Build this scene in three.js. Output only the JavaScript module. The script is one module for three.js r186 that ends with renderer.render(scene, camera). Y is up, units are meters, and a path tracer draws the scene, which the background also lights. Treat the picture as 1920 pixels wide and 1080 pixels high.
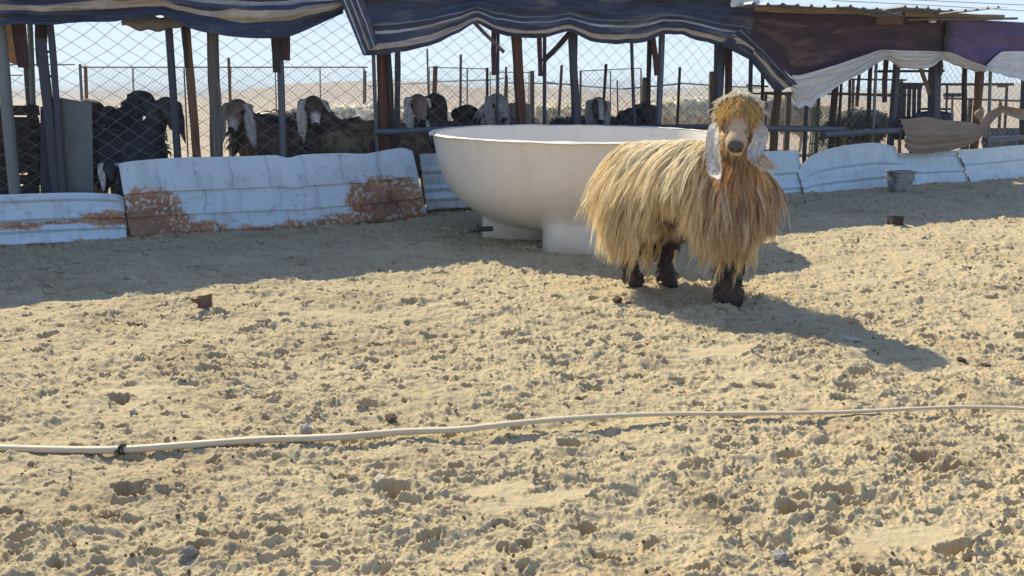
import * as THREE from 'three';
import { mergeGeometries } from 'three/addons/utils/BufferGeometryUtils.js';

// ------------------------------------------------------------ camera, sky, sun, exposure
const scene = new THREE.Scene();
const EYE = 1.25, PITCH = 13.639 * Math.PI / 180, FPX = 1483.64;
const camera = new THREE.PerspectiveCamera(40, 16 / 9, 0.05, 4000);
camera.position.set(0, EYE, 0);
camera.rotation.x = -PITCH;
const renderer = new THREE.WebGLRenderer({ antialias: true });
renderer.setSize(1024, 576);
renderer.toneMapping = THREE.LinearToneMapping;
renderer.toneMappingExposure = 1.75;
renderer.shadowMap.enabled = true;
const SUN = new THREE.Vector3(-0.70, 1.22, -0.95).normalize();
{
  const W = 512, H = 256, d = new Float32Array(W * H * 4);
  const mix = (a, b, t) => a + (b - a) * t;
  for (let j = 0; j < H; j++) {
    const el = ((j + 0.5) / H - 0.5) * Math.PI, s = Math.sin(el);
    for (let i = 0; i < W; i++) {
      const az = ((i + 0.5) / W - 0.5) * 2 * Math.PI;
      const dx = Math.cos(az) * Math.cos(el), dz = Math.sin(az) * Math.cos(el);
      const c = dx * SUN.x + s * SUN.y + dz * SUN.z;
      let r, g, b;
      if (s >= 0) {
        const t = Math.pow(1 - s, 3.6), a = 0.5 + 0.5 * (dx * SUN.x + dz * SUN.z) / Math.hypot(SUN.x, SUN.z); // paler towards the sun, bluer away from it
        r = mix(0.125, mix(0.52, 0.545, a), t); g = mix(0.205, mix(0.66, 0.655, a), t); b = mix(0.40, mix(0.80, 0.72, a), t);
        const gl = Math.pow(Math.max(0, c), 16) * 0.5; r += gl; g += gl * 0.95; b += gl * 0.85;
      } else { r = 0.36; g = 0.31; b = 0.24; }
      const k = (j * W + i) * 4; d[k] = r; d[k + 1] = g; d[k + 2] = b; d[k + 3] = 1;
    }
  }
  const sky = new THREE.DataTexture(d, W, H, THREE.RGBAFormat, THREE.FloatType);
  sky.mapping = THREE.EquirectangularReflectionMapping; sky.magFilter = THREE.LinearFilter; sky.needsUpdate = true;
  scene.background = sky; scene.environment = sky; scene.environmentIntensity = 1;
}
const sun = new THREE.DirectionalLight(new THREE.Color(1, 0.9, 0.66), 3.7);
sun.position.copy(SUN).multiplyScalar(40).add(new THREE.Vector3(0, 0, -7));
sun.target.position.set(0, 0, -7); sun.castShadow = true;
sun.shadow.mapSize.set(4096, 4096);
Object.assign(sun.shadow.camera, { left: -16, right: 16, top: 16, bottom: -16, near: 1, far: 90 });
scene.add(sun, sun.target);

// ------------------------------------------------------------ small helpers
function RNG(a) { return () => { a |= 0; a = a + 0x6D2B79F5 | 0; let t = Math.imul(a ^ a >>> 15, 1 | a); t = t + Math.imul(t ^ t >>> 7, 61 | t) ^ t; return ((t ^ t >>> 14) >>> 0) / 4294967296; }; }
const rnd = RNG(77);
const R = (a, b) => a + (b - a) * rnd();
const clamp = (x, a, b) => x < a ? a : x > b ? b : x;
const lerp = (a, b, t) => a + (b - a) * t;
const sst = (a, b, x) => { const t = clamp((x - a) / (b - a), 0, 1); return t * t * (3 - 2 * t); };
const V = (x, y, z) => new THREE.Vector3(x, y, z);
function hsh(x, y, z) { let h = Math.imul(x, 374761393) ^ Math.imul(y, 668265263) ^ Math.imul(z, 2147483647 - 61); h = Math.imul(h ^ h >>> 13, 1274126177); h = Math.imul(h ^ h >>> 15, 2246822519); return ((h ^ h >>> 16) >>> 0) / 4294967296; }
function n2(x, y, s = 0) {
  const xi = Math.floor(x), yi = Math.floor(y); let fx = x - xi, fy = y - yi;
  fx = fx * fx * (3 - 2 * fx); fy = fy * fy * (3 - 2 * fy);
  const a = hsh(xi, yi, s), b = hsh(xi + 1, yi, s), c = hsh(xi, yi + 1, s), d = hsh(xi + 1, yi + 1, s);
  return (a + (b - a) * fx + (c - a) * fy + (a - b - c + d) * fx * fy) * 2 - 1;
}
function n3(x, y, z, s = 0) {
  const zi = Math.floor(z); let f = z - zi; f = f * f * (3 - 2 * f);
  return lerp(n2(x, y, s + zi * 57), n2(x, y, s + zi * 57 + 57), f);
}
function fbm(x, y, o = 4, s = 0) { let v = 0, a = 0.5; for (let i = 0; i < o; i++) { v += a * n2(x, y, s + i); x = x * 2.03 + 3.1; y = y * 2.03 + 1.7; a *= 0.5; } return v; }
const used = {};
function numbered(n) { used[n] = (used[n] || 0) + 1; return used[n] === 1 ? n : n + '_' + String(used[n] - 1).padStart(3, '0'); }
function thing(name, label, category, pos = [0, 0, 0], turn = 0, group) {
  const o = new THREE.Group(); o.name = numbered(name); o.position.set(...pos); o.rotation.y = turn;
  o.userData = { label, category }; if (group) o.userData.group = group; scene.add(o); return o;
}
function part(name, geo, mat, parent, label) {
  const m = new THREE.Mesh(geo, mat); m.name = name; m.castShadow = m.receiveShadow = true; parent.add(m);
  if (label) m.userData.label = label; return m;
}
function solo(name, geo, mat, label, category, pos = [0, 0, 0], turn = 0, group) {
  const m = part(numbered(name), geo, mat, scene); m.position.set(...pos); m.rotation.y = turn;
  m.userData = { label, category }; if (group) m.userData.group = group; return m;
}
function struct(name, geo, mat) { const m = part(numbered(name), geo, mat, scene); m.userData = { kind: 'structure' }; return m; }
function geom(pos, idx, extra = {}) {
  const g = new THREE.BufferGeometry(); g.setAttribute('position', new THREE.BufferAttribute(pos instanceof Float32Array ? pos : new Float32Array(pos), 3));
  if (extra.col) g.setAttribute('color', new THREE.BufferAttribute(extra.col instanceof Float32Array ? extra.col : new Float32Array(extra.col), 3));
  if (extra.uv) g.setAttribute('uv', new THREE.BufferAttribute(extra.uv instanceof Float32Array ? extra.uv : new Float32Array(extra.uv), 2));
  g.setIndex(idx instanceof Uint32Array ? new THREE.BufferAttribute(idx, 1) : idx);
  if (extra.nor) g.setAttribute('normal', new THREE.BufferAttribute(new Float32Array(extra.nor), 3)); else g.computeVertexNormals();
  return g;
}
// a grid surface: f(u, v) -> [x, y, z], uv(u, v) -> [s, t]
function sheet(nu, nv, f, uvf, colf) {
  const p = [], ix = [], uv = [], col = [];
  for (let j = 0; j <= nv; j++) for (let i = 0; i <= nu; i++) {
    const u = i / nu, v = j / nv, q = f(u, v); p.push(...q);
    uv.push(...(uvf ? uvf(u, v) : [u, v])); if (colf) col.push(...colf(u, v, q));
  }
  for (let j = 0; j < nv; j++) for (let i = 0; i < nu; i++) { const a = j * (nu + 1) + i, b = a + 1, c = a + nu + 1, d = c + 1; ix.push(a, b, c, b, d, c); }
  return geom(p, ix, { uv, col: colf ? col : null });
}
// a sheet with thickness t (two skins and a closed edge)
function slab(nu, nv, f, t, uvf) {
  const A = sheet(nu, nv, f, uvf), n = A.attributes.normal, q = A.attributes.position, U = A.attributes.uv, N = q.count;
  const p = [...q.array], uv = [...U.array], ix = [...A.index.array];
  for (let i = 0; i < N; i++) { p.push(q.getX(i) - n.getX(i) * t, q.getY(i) - n.getY(i) * t, q.getZ(i) - n.getZ(i) * t); uv.push(U.getX(i), U.getY(i)); }
  const L = A.index.count; for (let k = 0; k < L; k += 3) ix.push(ix[k] + N, ix[k + 2] + N, ix[k + 1] + N);
  const rim = []; for (let i = 0; i <= nu; i++) rim.push(i); for (let j = 1; j <= nv; j++) rim.push(j * (nu + 1) + nu);
  for (let i = nu - 1; i >= 0; i--) rim.push(nv * (nu + 1) + i); for (let j = nv - 1; j > 0; j--) rim.push(j * (nu + 1));
  const base = p.length / 3;
  for (const r of rim) { p.push(p[r * 3], p[r * 3 + 1], p[r * 3 + 2], p[(r + N) * 3], p[(r + N) * 3 + 1], p[(r + N) * 3 + 2]); uv.push(uv[r * 2], uv[r * 2 + 1], uv[r * 2], uv[r * 2 + 1]); }
  for (let k = 0; k < rim.length; k++) { const a = base + k * 2, b = base + ((k + 1) % rim.length) * 2; ix.push(a, a + 1, b, b, a + 1, b + 1); }
  return geom(p, ix, { uv });
}
function tube(pts, r, seg = 8, n = 40) {
  const c = new THREE.CatmullRomCurve3(pts.map(p => V(...p))); return new THREE.TubeGeometry(c, n, r, seg, false);
}
// a straight bar between two points: square or round section, uneven along its length
function bar(a, b, w, d, round, wob = 0.1, seed = 1, n = 8) {
  const A = V(...a), B = V(...b), ax = B.clone().sub(A), L = ax.length(); ax.normalize();
  const up = Math.abs(ax.z) > 0.9 ? V(0, 1, 0) : V(0, 0, 1); const X = V().crossVectors(ax, up).normalize(), Z = V().crossVectors(X, ax);
  const sec = []; if (round) for (let i = 0; i < 10; i++) sec.push([Math.cos(i * 0.6283) * 0.5, Math.sin(i * 0.6283) * 0.5]);
  else sec.push([-0.5, -0.42], [-0.42, -0.5], [0.42, -0.5], [0.5, -0.42], [0.5, 0.42], [0.42, 0.5], [-0.42, 0.5], [-0.5, 0.42]);
  const m = sec.length, p = [], ix = [], uv = [];
  for (let j = 0; j <= n; j++) for (let i = 0; i <= m; i++) {
    const [sx, sz] = sec[i % m], k = 1 + wob * n2(j * 0.7, (i % m) * 0.4, seed), o = wob * w * n2(j * 0.35, 9, seed + 3);
    const q = A.clone().addScaledVector(ax, L * j / n).addScaledVector(X, sx * w * k + o).addScaledVector(Z, sz * d * k); p.push(q.x, q.y, q.z);
    uv.push(i / m * (w + d) * 2 + seed * 0.37, L * j / n + seed * 0.71);
  }
  for (let j = 0; j < n; j++) for (let i = 0; i < m; i++) { const a = j * (m + 1) + i, b = a + 1, c = a + m + 1, e = c + 1; ix.push(a, b, c, b, e, c); }
  for (const j of [0, n]) { const c0 = p.length / 3, o = j * (m + 1); for (let i = 0; i < m; i++) { p.push(p[(o + i) * 3], p[(o + i) * 3 + 1], p[(o + i) * 3 + 2]); uv.push(sec[i][0] * w, sec[i][1] * d); }
    for (let i = 1; i < m - 1; i++) j ? ix.push(c0, c0 + i, c0 + i + 1) : ix.push(c0, c0 + i + 1, c0 + i); }
  return geom(p, ix, { uv });
}
const strip = g => { const o = g.index ? g : g; for (const k of Object.keys(o.attributes)) if (!['position', 'normal', 'uv', 'color'].includes(k)) o.deleteAttribute(k); return o; };
function join(list) { const keys = ['position', 'normal', 'uv', 'color'].filter(k => list.every(g => g.attributes[k])); for (const g of list) for (const k of Object.keys(g.attributes)) if (!keys.includes(k)) g.deleteAttribute(k); return mergeGeometries(list); }
function tex(w, h, f, srgb = false) {
  const d = new Uint8Array(w * h * 4);
  for (let j = 0; j < h; j++) for (let i = 0; i < w; i++) { const c = f(i / w, j / h, i, j), k = (j * w + i) * 4; for (let q = 0; q < 3; q++) d[k + q] = clamp(c[q], 0, 1) * 255; d[k + 3] = 255; }
  const t = new THREE.DataTexture(d, w, h); t.magFilter = THREE.LinearFilter; t.minFilter = THREE.LinearMipmapLinearFilter; t.generateMipmaps = true;
  t.wrapS = t.wrapT = THREE.RepeatWrapping; if (srgb) t.colorSpace = THREE.SRGBColorSpace; t.needsUpdate = true; return t;
}
const s2 = v => v <= 0.0031308 ? v * 12.92 : 1.055 * Math.pow(v, 1 / 2.4) - 0.055;
const L3 = (r, g, b) => new THREE.Color().setRGB(r, g, b);
function mat(r, g, b, rough = 0.9, o = {}) { const c = o.phys ? THREE.MeshPhysicalMaterial : THREE.MeshStandardMaterial; delete o.phys; return new c({ color: L3(r, g, b), roughness: rough, side: THREE.DoubleSide, ...o }); }

// pixel of the 1920 x 1080 photograph -> ray, ground point, plane point (used to read off the places of things)
const cP = Math.cos(PITCH), sP = Math.sin(PITCH);
function ray(px, py) { const x = (px - 960) / FPX, y = (540 - py) / FPX; return [x, y * cP - sP, -y * sP - cP]; }
function gnd(px, py, h = 0) { const [x, y, z] = ray(px, py), t = (h - EYE) / y; return [x * t, h, z * t]; }
function atZ(px, py, z0) { const [x, y, z] = ray(px, py), t = z0 / z; return [x * t, EYE + y * t, z0]; }
// the shed's own frame: x runs along the fence, z points out into the yard
const FA = 0.4476, FD = [Math.cos(FA), -Math.sin(FA)], FN = [Math.sin(FA), Math.cos(FA)], FO = [0, -8.75];
function fp(px, py, off = 0) {
  const [x, y, z] = ray(px, py), ox = FO[0] + FN[0] * off, oz = FO[1] + FN[1] * off;
  const t = (ox * FN[0] + oz * FN[1]) / (x * FN[0] + z * FN[1]);
  return [(x * t - ox) * FD[0] + (z * t - oz) * FD[1], EYE + y * t, off];
}
function fw(s, y, off) { return [FO[0] + FD[0] * s + FN[0] * off, y, FO[1] + FD[1] * s + FN[1] * off]; }
// shift a geometry given in shed coordinates so that its thing stands at s, and make the thing
const local = (g, s, off = 0) => g.translate(-s, 0, -off);

// ------------------------------------------------------------ textures and materials
const grain = tex(256, 256, (u, v) => { const a = 0.5 + 0.35 * fbm(u * 16, v * 16, 4, 5) + 0.3 * (hsh(u * 256 | 0, v * 256 | 0, 3) - 0.5); return [a, a, a]; });
const woodT = tex(256, 512, (u, v) => { const g = fbm(u * 34 + 0.6 * fbm(u * 3, v * 5, 2, 8), v * 2.2, 4, 21), f = fbm(u * 90, v * 5, 2, 4); const a = 0.66 + 0.42 * g + 0.2 * f; return [a, a * 0.97, a * 0.93]; });
woodT.repeat.set(3, 1);
const clothT = tex(256, 256, (u, v, i, j) => { const w = 0.86 + 0.06 * ((i & 1) ^ (j & 1)) + 0.16 * fbm(u * 8, v * 8, 4, 31); return [w, w, w]; });
const wood = (r, g, b) => mat(r, g, b, 0.85, { map: woodT, bumpMap: woodT, bumpScale: 0.003 });
const steel = (r, g, b, ro = 0.6) => mat(r, g, b, ro, { map: clothT, metalness: 0.1 });
const M = {
  darkWood: wood(0.045, 0.036, 0.036), redWood: wood(0.14, 0.06, 0.045), maroonWood: wood(0.09, 0.04, 0.05), greyWood: wood(0.17, 0.16, 0.16), brownWood: wood(0.19, 0.105, 0.06), paleWood: wood(0.36, 0.25, 0.15),
  navySteel: steel(0.04, 0.05, 0.08), pipe: steel(0.10, 0.12, 0.16), greySteel: steel(0.16, 0.19, 0.195), wire: mat(0.2, 0.22, 0.22, 0.6, { metalness: 0.3 }), farWire: mat(0.24, 0.23, 0.22, 0.7), whitePipe: mat(0.62, 0.63, 0.63, 0.6), rustSteel: steel(0.13, 0.08, 0.06, 0.8),
};

// ------------------------------------------------------------ the ground: one sheet from behind the camera to the horizon
const flats = [[1360, 655, .20, .10], [1405, 700, .19, .06], [1620, 580, .16, .05], [1850, 568, .13, .05], [1450, 625, .16, .05], [820, 568, .2, .04], [250, 735, .3, .05], [1000, 940, .16, .05], [1700, 1010, .26, .07], [1650, 525, .35, .08], [1320, 600, .12, .05], [940, 915, .16, .05]].map(([x, y, a, b]) => { const g = gnd(x, y); return [g[0], g[2], a, b, 0.3]; });
function bumps(x, z, cell, prob, r0, r1, hf, seed, warp) {
  const ci = Math.floor(x / cell), cj = Math.floor(z / cell); let h = 0;
  for (let j = -1; j <= 1; j++) for (let i = -1; i <= 1; i++) {
    const a = ci + i, b = cj + j; if (hsh(a, b, seed) > prob) continue;
    const cx = (a + hsh(a, b, seed + 1)) * cell, cz = (b + hsh(a, b, seed + 2)) * cell, r = lerp(r0, r1, Math.pow(hsh(a, b, seed + 3), 2));
    const dx = x - cx, dz = (z - cz) * (0.9 + 0.8 * hsh(a, b, seed + 4)), d = Math.sqrt(dx * dx + dz * dz) / r + warp;
    if (d < 1) h = Math.max(h, Math.sqrt(1 - d * d) * r * hf);
  }
  return h;
}
function holes(x, z, cell, prob, r0, r1, seed) {
  const ci = Math.floor(x / cell), cj = Math.floor(z / cell); let h = 0;
  for (let j = -1; j <= 1; j++) for (let i = -1; i <= 1; i++) {
    const a = ci + i, b = cj + j; if (hsh(a, b, seed) > prob) continue;
    const cx = (a + hsh(a, b, seed + 1)) * cell, cz = (b + hsh(a, b, seed + 2)) * cell, r = lerp(r0, r1, hsh(a, b, seed + 3)), t = hsh(a, b, seed + 4) * 3.14;
    const X = x - cx, Z = z - cz, c = Math.cos(t * 0.25 - 0.4), s = Math.sin(t * 0.25 - 0.4), dx = c * X + s * Z, dz = (c * Z - s * X) * 2.0, d = Math.sqrt(dx * dx + dz * dz) / r;
    if (d < 1.9) h += d < 1 ? -r * 1.2 * (1 - d * d * d * d) : r * 0.26 * sst(1, 1.25, d) * (1 - sst(1.25, 1.9, d));
  }
  return h;
}
// where the hose lies
const HOSE = [[-60, 838], [0, 840], [110, 843], [225, 843], [370, 833], [480, 825], [620, 820], [760, 809], [860, 805], [960, 794], [1060, 785], [1160, 779], [1250, 776], [1400, 775], [1560, 773], [1700, 767], [1800, 763], [1900, 765], [1990, 772]];
const HLIFT = [0.014, 0.014, 0.014, 0.012, 0.012, 0.014, 0.016, 0.020, 0.030, 0.042, 0.046, 0.038, 0.030, 0.022, 0.016, 0.014, 0.014, 0.014, 0.014];
const HP = HOSE.map(([x, y], i) => gnd(x, y, HLIFT[i] + 0.006));
function hoseBed(x, z) { for (let i = 0; i < HP.length - 1; i++) if (x >= HP[i][0] && x < HP[i + 1][0]) { const t = (x - HP[i][0]) / (HP[i + 1][0] - HP[i][0]); return 1 - sst(0.012, 0.035, Math.abs(z - lerp(HP[i][2], HP[i + 1][2], t))); } return 0; }
function flatness(x, z) {
  let m = sst(0.28, 0.55, fbm(x * 0.9, z * 1.6, 3, 61)) * 0.6;
  for (const [cx, cz, a, b, an] of flats) { const dx = x - cx, dz = z - cz, X = dx * Math.cos(an) - dz * Math.sin(an), Z = dz * Math.cos(an) + dx * Math.sin(an), w = 0.45 * n2(x * 9, z * 9, 5) + 0.3 * n2(x * 28, z * 28, 6); const d = Math.hypot(X / a, Z / b) + w; m = Math.max(m, 1 - sst(0.55, 1.1, d)); }
  return m;
}
let lastFlat = 0, lastClod = 0;
function gh(x, z) {
  const far = sst(13, 17, -z); if (far >= 1) { lastFlat = 0.5; lastClod = 0; return 0; }
  const m = lastFlat = flatness(x, z), k = 1 - 0.86 * m, a = n2(x * 23, z * 23, 2), b = n2(x * 24 + 9, z * 24, 5), c = n2(x * 61, z * 61, 12), e = n2(x * 130, z * 130, 14);
  const X = x + 0.014 * a + 0.006 * c, Z = z + 0.014 * b + 0.005 * e; // crumbly outlines
  const dens = 0.42 + 0.58 * sst(-0.4, 0.25, fbm(x * 2.3, z * 2.9, 3, 41));
  const wp = 0.22 * c + 0.2 * e;
  let h = 0.022 * fbm(x * 1.1, z * 1.1, 3, 1) + 0.030 * fbm(x * 5, z * 7, 3, 3) * (1 - 0.6 * m);
  const c1 = bumps(X, Z, 0.19, 0.14 * dens, 0.010, 0.036, 0.45, 101, wp), c2 = bumps(X, Z, 0.06, 0.28 * dens, 0.005, 0.018, 0.65, 131, wp);
  lastClod = Math.max(c1, c2) * k;
  const rd = (u, v, q) => { const w = 1 - Math.abs(n2(u, v, q)); return w * w; };
  const crumb = 0.015 * rd(X * 9, Z * 18, 7) + 0.013 * rd(X * 20, Z * 38, 8) + 0.008 * rd(X * 44, Z * 70, 9) + 0.0045 * e;
  h += k * (Math.max(c1, c2) + holes(X, Z, 0.21, 0.75 * dens, 0.016, 0.062, 171) + holes(X, Z, 0.085, 0.8 * dens, 0.009, 0.028, 191) + holes(X, Z, 0.05, 0.35 * dens, 0.005, 0.013, 211) + crumb * (0.45 + 0.65 * dens) - 0.014);
  const hb = hoseBed(x, z); if (hb > 0) h = lerp(h, Math.min(h, 0.004 + 0.25 * h), hb);
  return h * (1 - far);
}
{
  const ds = []; for (const d of [-60, -20, -8, -3, -1, 0.2, 0.8, 1.15]) ds.push(d);
  for (let d = 1.4; d < 13.5;) { ds.push(d); d += 0.0038 * Math.pow(d / 2, 1.3); }
  for (let d = 13.6; d < 2600; d *= 1.06) ds.push(d);
  const us = []; for (const u of [-30, -14, -7, -4, -2.4, -1.6, -1.25]) us.push(u); const NU = 980; for (let i = 0; i <= NU; i++) us.push(i / NU * 2 - 1); for (const u of [1.25, 1.6, 2.4, 4, 7, 14, 30]) us.push(u);
  const nu = us.length, nd = ds.length, p = new Float32Array(nu * nd * 3), col = new Float32Array(nu * nd * 3), uv = new Float32Array(nu * nd * 2), ix = new Uint32Array((nu - 1) * (nd - 1) * 6);
  let k = 0;
  for (let j = 0; j < nd; j++) {
    const d = ds[j], w = 0.70 * Math.max(d, 1.4) + 0.35;
    for (let i = 0; i < nu; i++, k++) {
      const x = us[i] * w, z = -d, near = Math.abs(us[i]) <= 1 && d > 1.2 && d < 17;
      p[k * 3] = x; p[k * 3 + 1] = near ? gh(x, z) : 0; p[k * 3 + 2] = z; uv[k * 2] = x; uv[k * 2 + 1] = z;
      const f = near ? lastFlat : 0.4, fd = sst(12, 20, d), a = 1 - 0.16 * fd + 0.10 * fbm(x * 2.3, z * 2.3, 3, 71) + 0.07 * f, b = sst(0.15, 0.5, fbm(x * 3.1, z * 3.1, 3, 81)) * 0.16 + (near ? clamp(lastClod * 6, 0, 0.14) : 0);
      col[k * 3] = 0.435 * a * (1 - b * 0.8); col[k * 3 + 1] = 0.352 * a * (1 - b); col[k * 3 + 2] = (0.218 + 0.04 * fd) * a * (1 - b * 1.15);
    }
  }
  k = 0; for (let j = 0; j < nd - 1; j++) for (let i = 0; i < nu - 1; i++) { const a = j * nu + i; ix[k++] = a; ix[k++] = a + 1; ix[k++] = a + nu; ix[k++] = a + 1; ix[k++] = a + nu + 1; ix[k++] = a + nu; }
  const gt = grain.clone(); gt.repeat.set(3.3, 3.3); gt.needsUpdate = true;
  struct('ground', geom(p, ix, { col, uv }), new THREE.MeshStandardMaterial({ vertexColors: true, roughness: 0.97, bumpMap: gt, bumpScale: 0.007, side: THREE.DoubleSide }));
}
scene.fog = new THREE.FogExp2(new THREE.Color(0.80, 0.86, 0.92), 0.0011);
// low desert hills far behind
{
  const hill = (x0, x1, z, py, seed) => sheet(60, 14, (u, v) => {
    const x = lerp(x0, x1, u), e = Math.pow(Math.sin(Math.PI * clamp(u, 0, 1)), 0.8), top = atZ(960, py, z)[1];
    const h = top * e * (0.85 + 0.3 * fbm(u * 5, v * 2, 4, seed)) * Math.sin(Math.PI * v * 0.5 + 0.0001);
    return [x, h - 0.3, z + (1 - v) * 90];
  });
  const hm = mat(0.40, 0.31, 0.215, 1, { bumpMap: grain, bumpScale: 0.4 });
  const X = (px, z) => atZ(px, 175, z)[0];
  for (const [a, b, z, py, s] of [[405, 985, -420, 143, 3], [-400, 420, -700, 166, 5], [800, 1190, -520, 158, 9], [1080, 1620, -600, 156, 7], [1500, 2400, -560, 152, 11]]) struct('hill', hill(X(a, z), X(b, z), z, py, s), hm);
}

// ------------------------------------------------------------ bodies: smooth distance fields meshed with surface nets
function field(bones) {
  const B = bones.map(b => { const [a, c, ra, rb, k = 0.05] = b, d = [c[0] - a[0], c[1] - a[1], c[2] - a[2]]; return { a, d, l: d[0] * d[0] + d[1] * d[1] + d[2] * d[2] || 1e-9, ra, rb: rb - ra, k, tag: b[5] || 'body' }; });
  const f = (x, y, z) => {
    let D = 1e3;
    for (const b of B) {
      const px = x - b.a[0], py = y - b.a[1], pz = z - b.a[2]; let t = (px * b.d[0] + py * b.d[1] + pz * b.d[2]) / b.l; t = t < 0 ? 0 : t > 1 ? 1 : t;
      const dx = px - b.d[0] * t, dy = py - b.d[1] * t, dz = pz - b.d[2] * t, d = Math.sqrt(dx * dx + dy * dy + dz * dz) - b.ra - b.rb * t;
      const h = b.k - Math.abs(D - d); D = Math.min(D, d) - (h > 0 ? h * h / (4 * b.k) : 0);
    }
    return D;
  };
  f.tag = (x, y, z) => { let D = 1e3, T = ''; for (const b of B) { const px = x - b.a[0], py = y - b.a[1], pz = z - b.a[2]; const t = clamp((px * b.d[0] + py * b.d[1] + pz * b.d[2]) / b.l, 0, 1), d = Math.hypot(px - b.d[0] * t, py - b.d[1] * t, pz - b.d[2] * t) - b.ra - b.rb * t; if (d < D) { D = d; T = b.tag; } } return T; };
  f.box = () => { const lo = [1e3, 1e3, 1e3], hi = [-1e3, -1e3, -1e3]; for (const b of B) for (let q = 0; q < 3; q++) { const r = Math.max(b.ra, b.ra + b.rb) + 0.03; lo[q] = Math.min(lo[q], b.a[q] - r, b.a[q] + b.d[q] - r); hi[q] = Math.max(hi[q], b.a[q] + r, b.a[q] + b.d[q] + r); } return [lo, hi]; };
  f.grad = (x, y, z) => { const e = 0.006, g = V(f(x + e, y, z) - f(x - e, y, z), f(x, y + e, z) - f(x, y - e, z), f(x, y, z + e) - f(x, y, z - e)); return g.normalize(); };
  return f;
}
function nets(f, cell, colf, box = f.box()) {
  const [lo, hi] = box, n = [0, 1, 2].map(q => Math.ceil((hi[q] - lo[q]) / cell) + 2), [nx, ny, nz] = n, v = new Float32Array(nx * ny * nz);
  const at = (i, j, k) => (k * ny + j) * nx + i;
  for (let k = 0; k < nz; k++) for (let j = 0; j < ny; j++) for (let i = 0; i < nx; i++) v[at(i, j, k)] = f(lo[0] + i * cell, lo[1] + j * cell, lo[2] + k * cell);
  const id = new Int32Array(nx * ny * nz).fill(-1), p = [], nor = [], col = [], ix = [];
  for (let k = 0; k < nz - 1; k++) for (let j = 0; j < ny - 1; j++) for (let i = 0; i < nx - 1; i++) {
    let m = 0, c = [0, 0, 0]; const g = [];
    for (let q = 0; q < 8; q++) { g[q] = v[at(i + (q & 1), j + (q >> 1 & 1), k + (q >> 2))]; }
    let any = false; for (let q = 1; q < 8; q++) if ((g[q] < 0) !== (g[0] < 0)) { any = true; break; } if (!any) continue;
    for (const [a, b] of EDG) if ((g[a] < 0) !== (g[b] < 0)) { const t = g[a] / (g[a] - g[b]); c[0] += lerp(a & 1, b & 1, t); c[1] += lerp(a >> 1 & 1, b >> 1 & 1, t); c[2] += lerp(a >> 2, b >> 2, t); m++; }
    id[at(i, j, k)] = p.length / 3; const x = lo[0] + (i + c[0] / m) * cell, y = lo[1] + (j + c[1] / m) * cell, z = lo[2] + (k + c[2] / m) * cell;
    p.push(x, y, z); const G = f.grad(x, y, z); nor.push(G.x, G.y, G.z); if (colf) col.push(...colf(x, y, z, G));
  }
  for (let k = 1; k < nz - 1; k++) for (let j = 1; j < ny - 1; j++) for (let i = 1; i < nx - 1; i++) {
    const s = v[at(i, j, k)] < 0;
    const quad = (o, a, b, c, d) => { if (a < 0 || b < 0 || c < 0 || d < 0) return; o ? ix.push(a, b, c, a, c, d) : ix.push(a, c, b, a, d, c); };
    if (s !== (v[at(i + 1, j, k)] < 0)) quad(s, id[at(i, j - 1, k - 1)], id[at(i, j, k - 1)], id[at(i, j, k)], id[at(i, j - 1, k)]);
    if (s !== (v[at(i, j + 1, k)] < 0)) quad(s, id[at(i - 1, j, k - 1)], id[at(i - 1, j, k)], id[at(i, j, k)], id[at(i, j, k - 1)]);
    if (s !== (v[at(i, j, k + 1)] < 0)) quad(s, id[at(i - 1, j - 1, k)], id[at(i, j - 1, k)], id[at(i, j, k)], id[at(i - 1, j, k)]);
  }
  return geom(p, ix, { nor, col: colf ? col : null });
}
const EDG = [[0, 1], [2, 3], [4, 5], [6, 7], [0, 2], [1, 3], [4, 6], [5, 7], [0, 4], [1, 5], [2, 6], [3, 7]];
function surfacePoints(g, rng) { // area-weighted sampler
  const p = g.attributes.position, n = g.attributes.normal, ix = g.index.array, cum = []; let s = 0; const a = V(), b = V(), c = V();
  for (let k = 0; k < ix.length; k += 3) { a.fromBufferAttribute(p, ix[k]); b.fromBufferAttribute(p, ix[k + 1]); c.fromBufferAttribute(p, ix[k + 2]); s += b.clone().sub(a).cross(c.clone().sub(a)).length(); cum.push(s); }
  return () => { const r = rng() * s; let l = 0, h = cum.length - 1; while (l < h) { const m = l + h >> 1; cum[m] < r ? l = m + 1 : h = m; }
    let u = rng(), w = rng(); if (u + w > 1) { u = 1 - u; w = 1 - w; } const q = ix.slice(l * 3, l * 3 + 3), P = V(), N = V();
    [[1 - u - w, 0], [u, 1], [w, 2]].forEach(([t, i]) => { P.addScaledVector(a.fromBufferAttribute(p, q[i]), t); N.addScaledVector(b.fromBufferAttribute(n, q[i]), t); }); return [P, N.normalize()]; };
}
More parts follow.
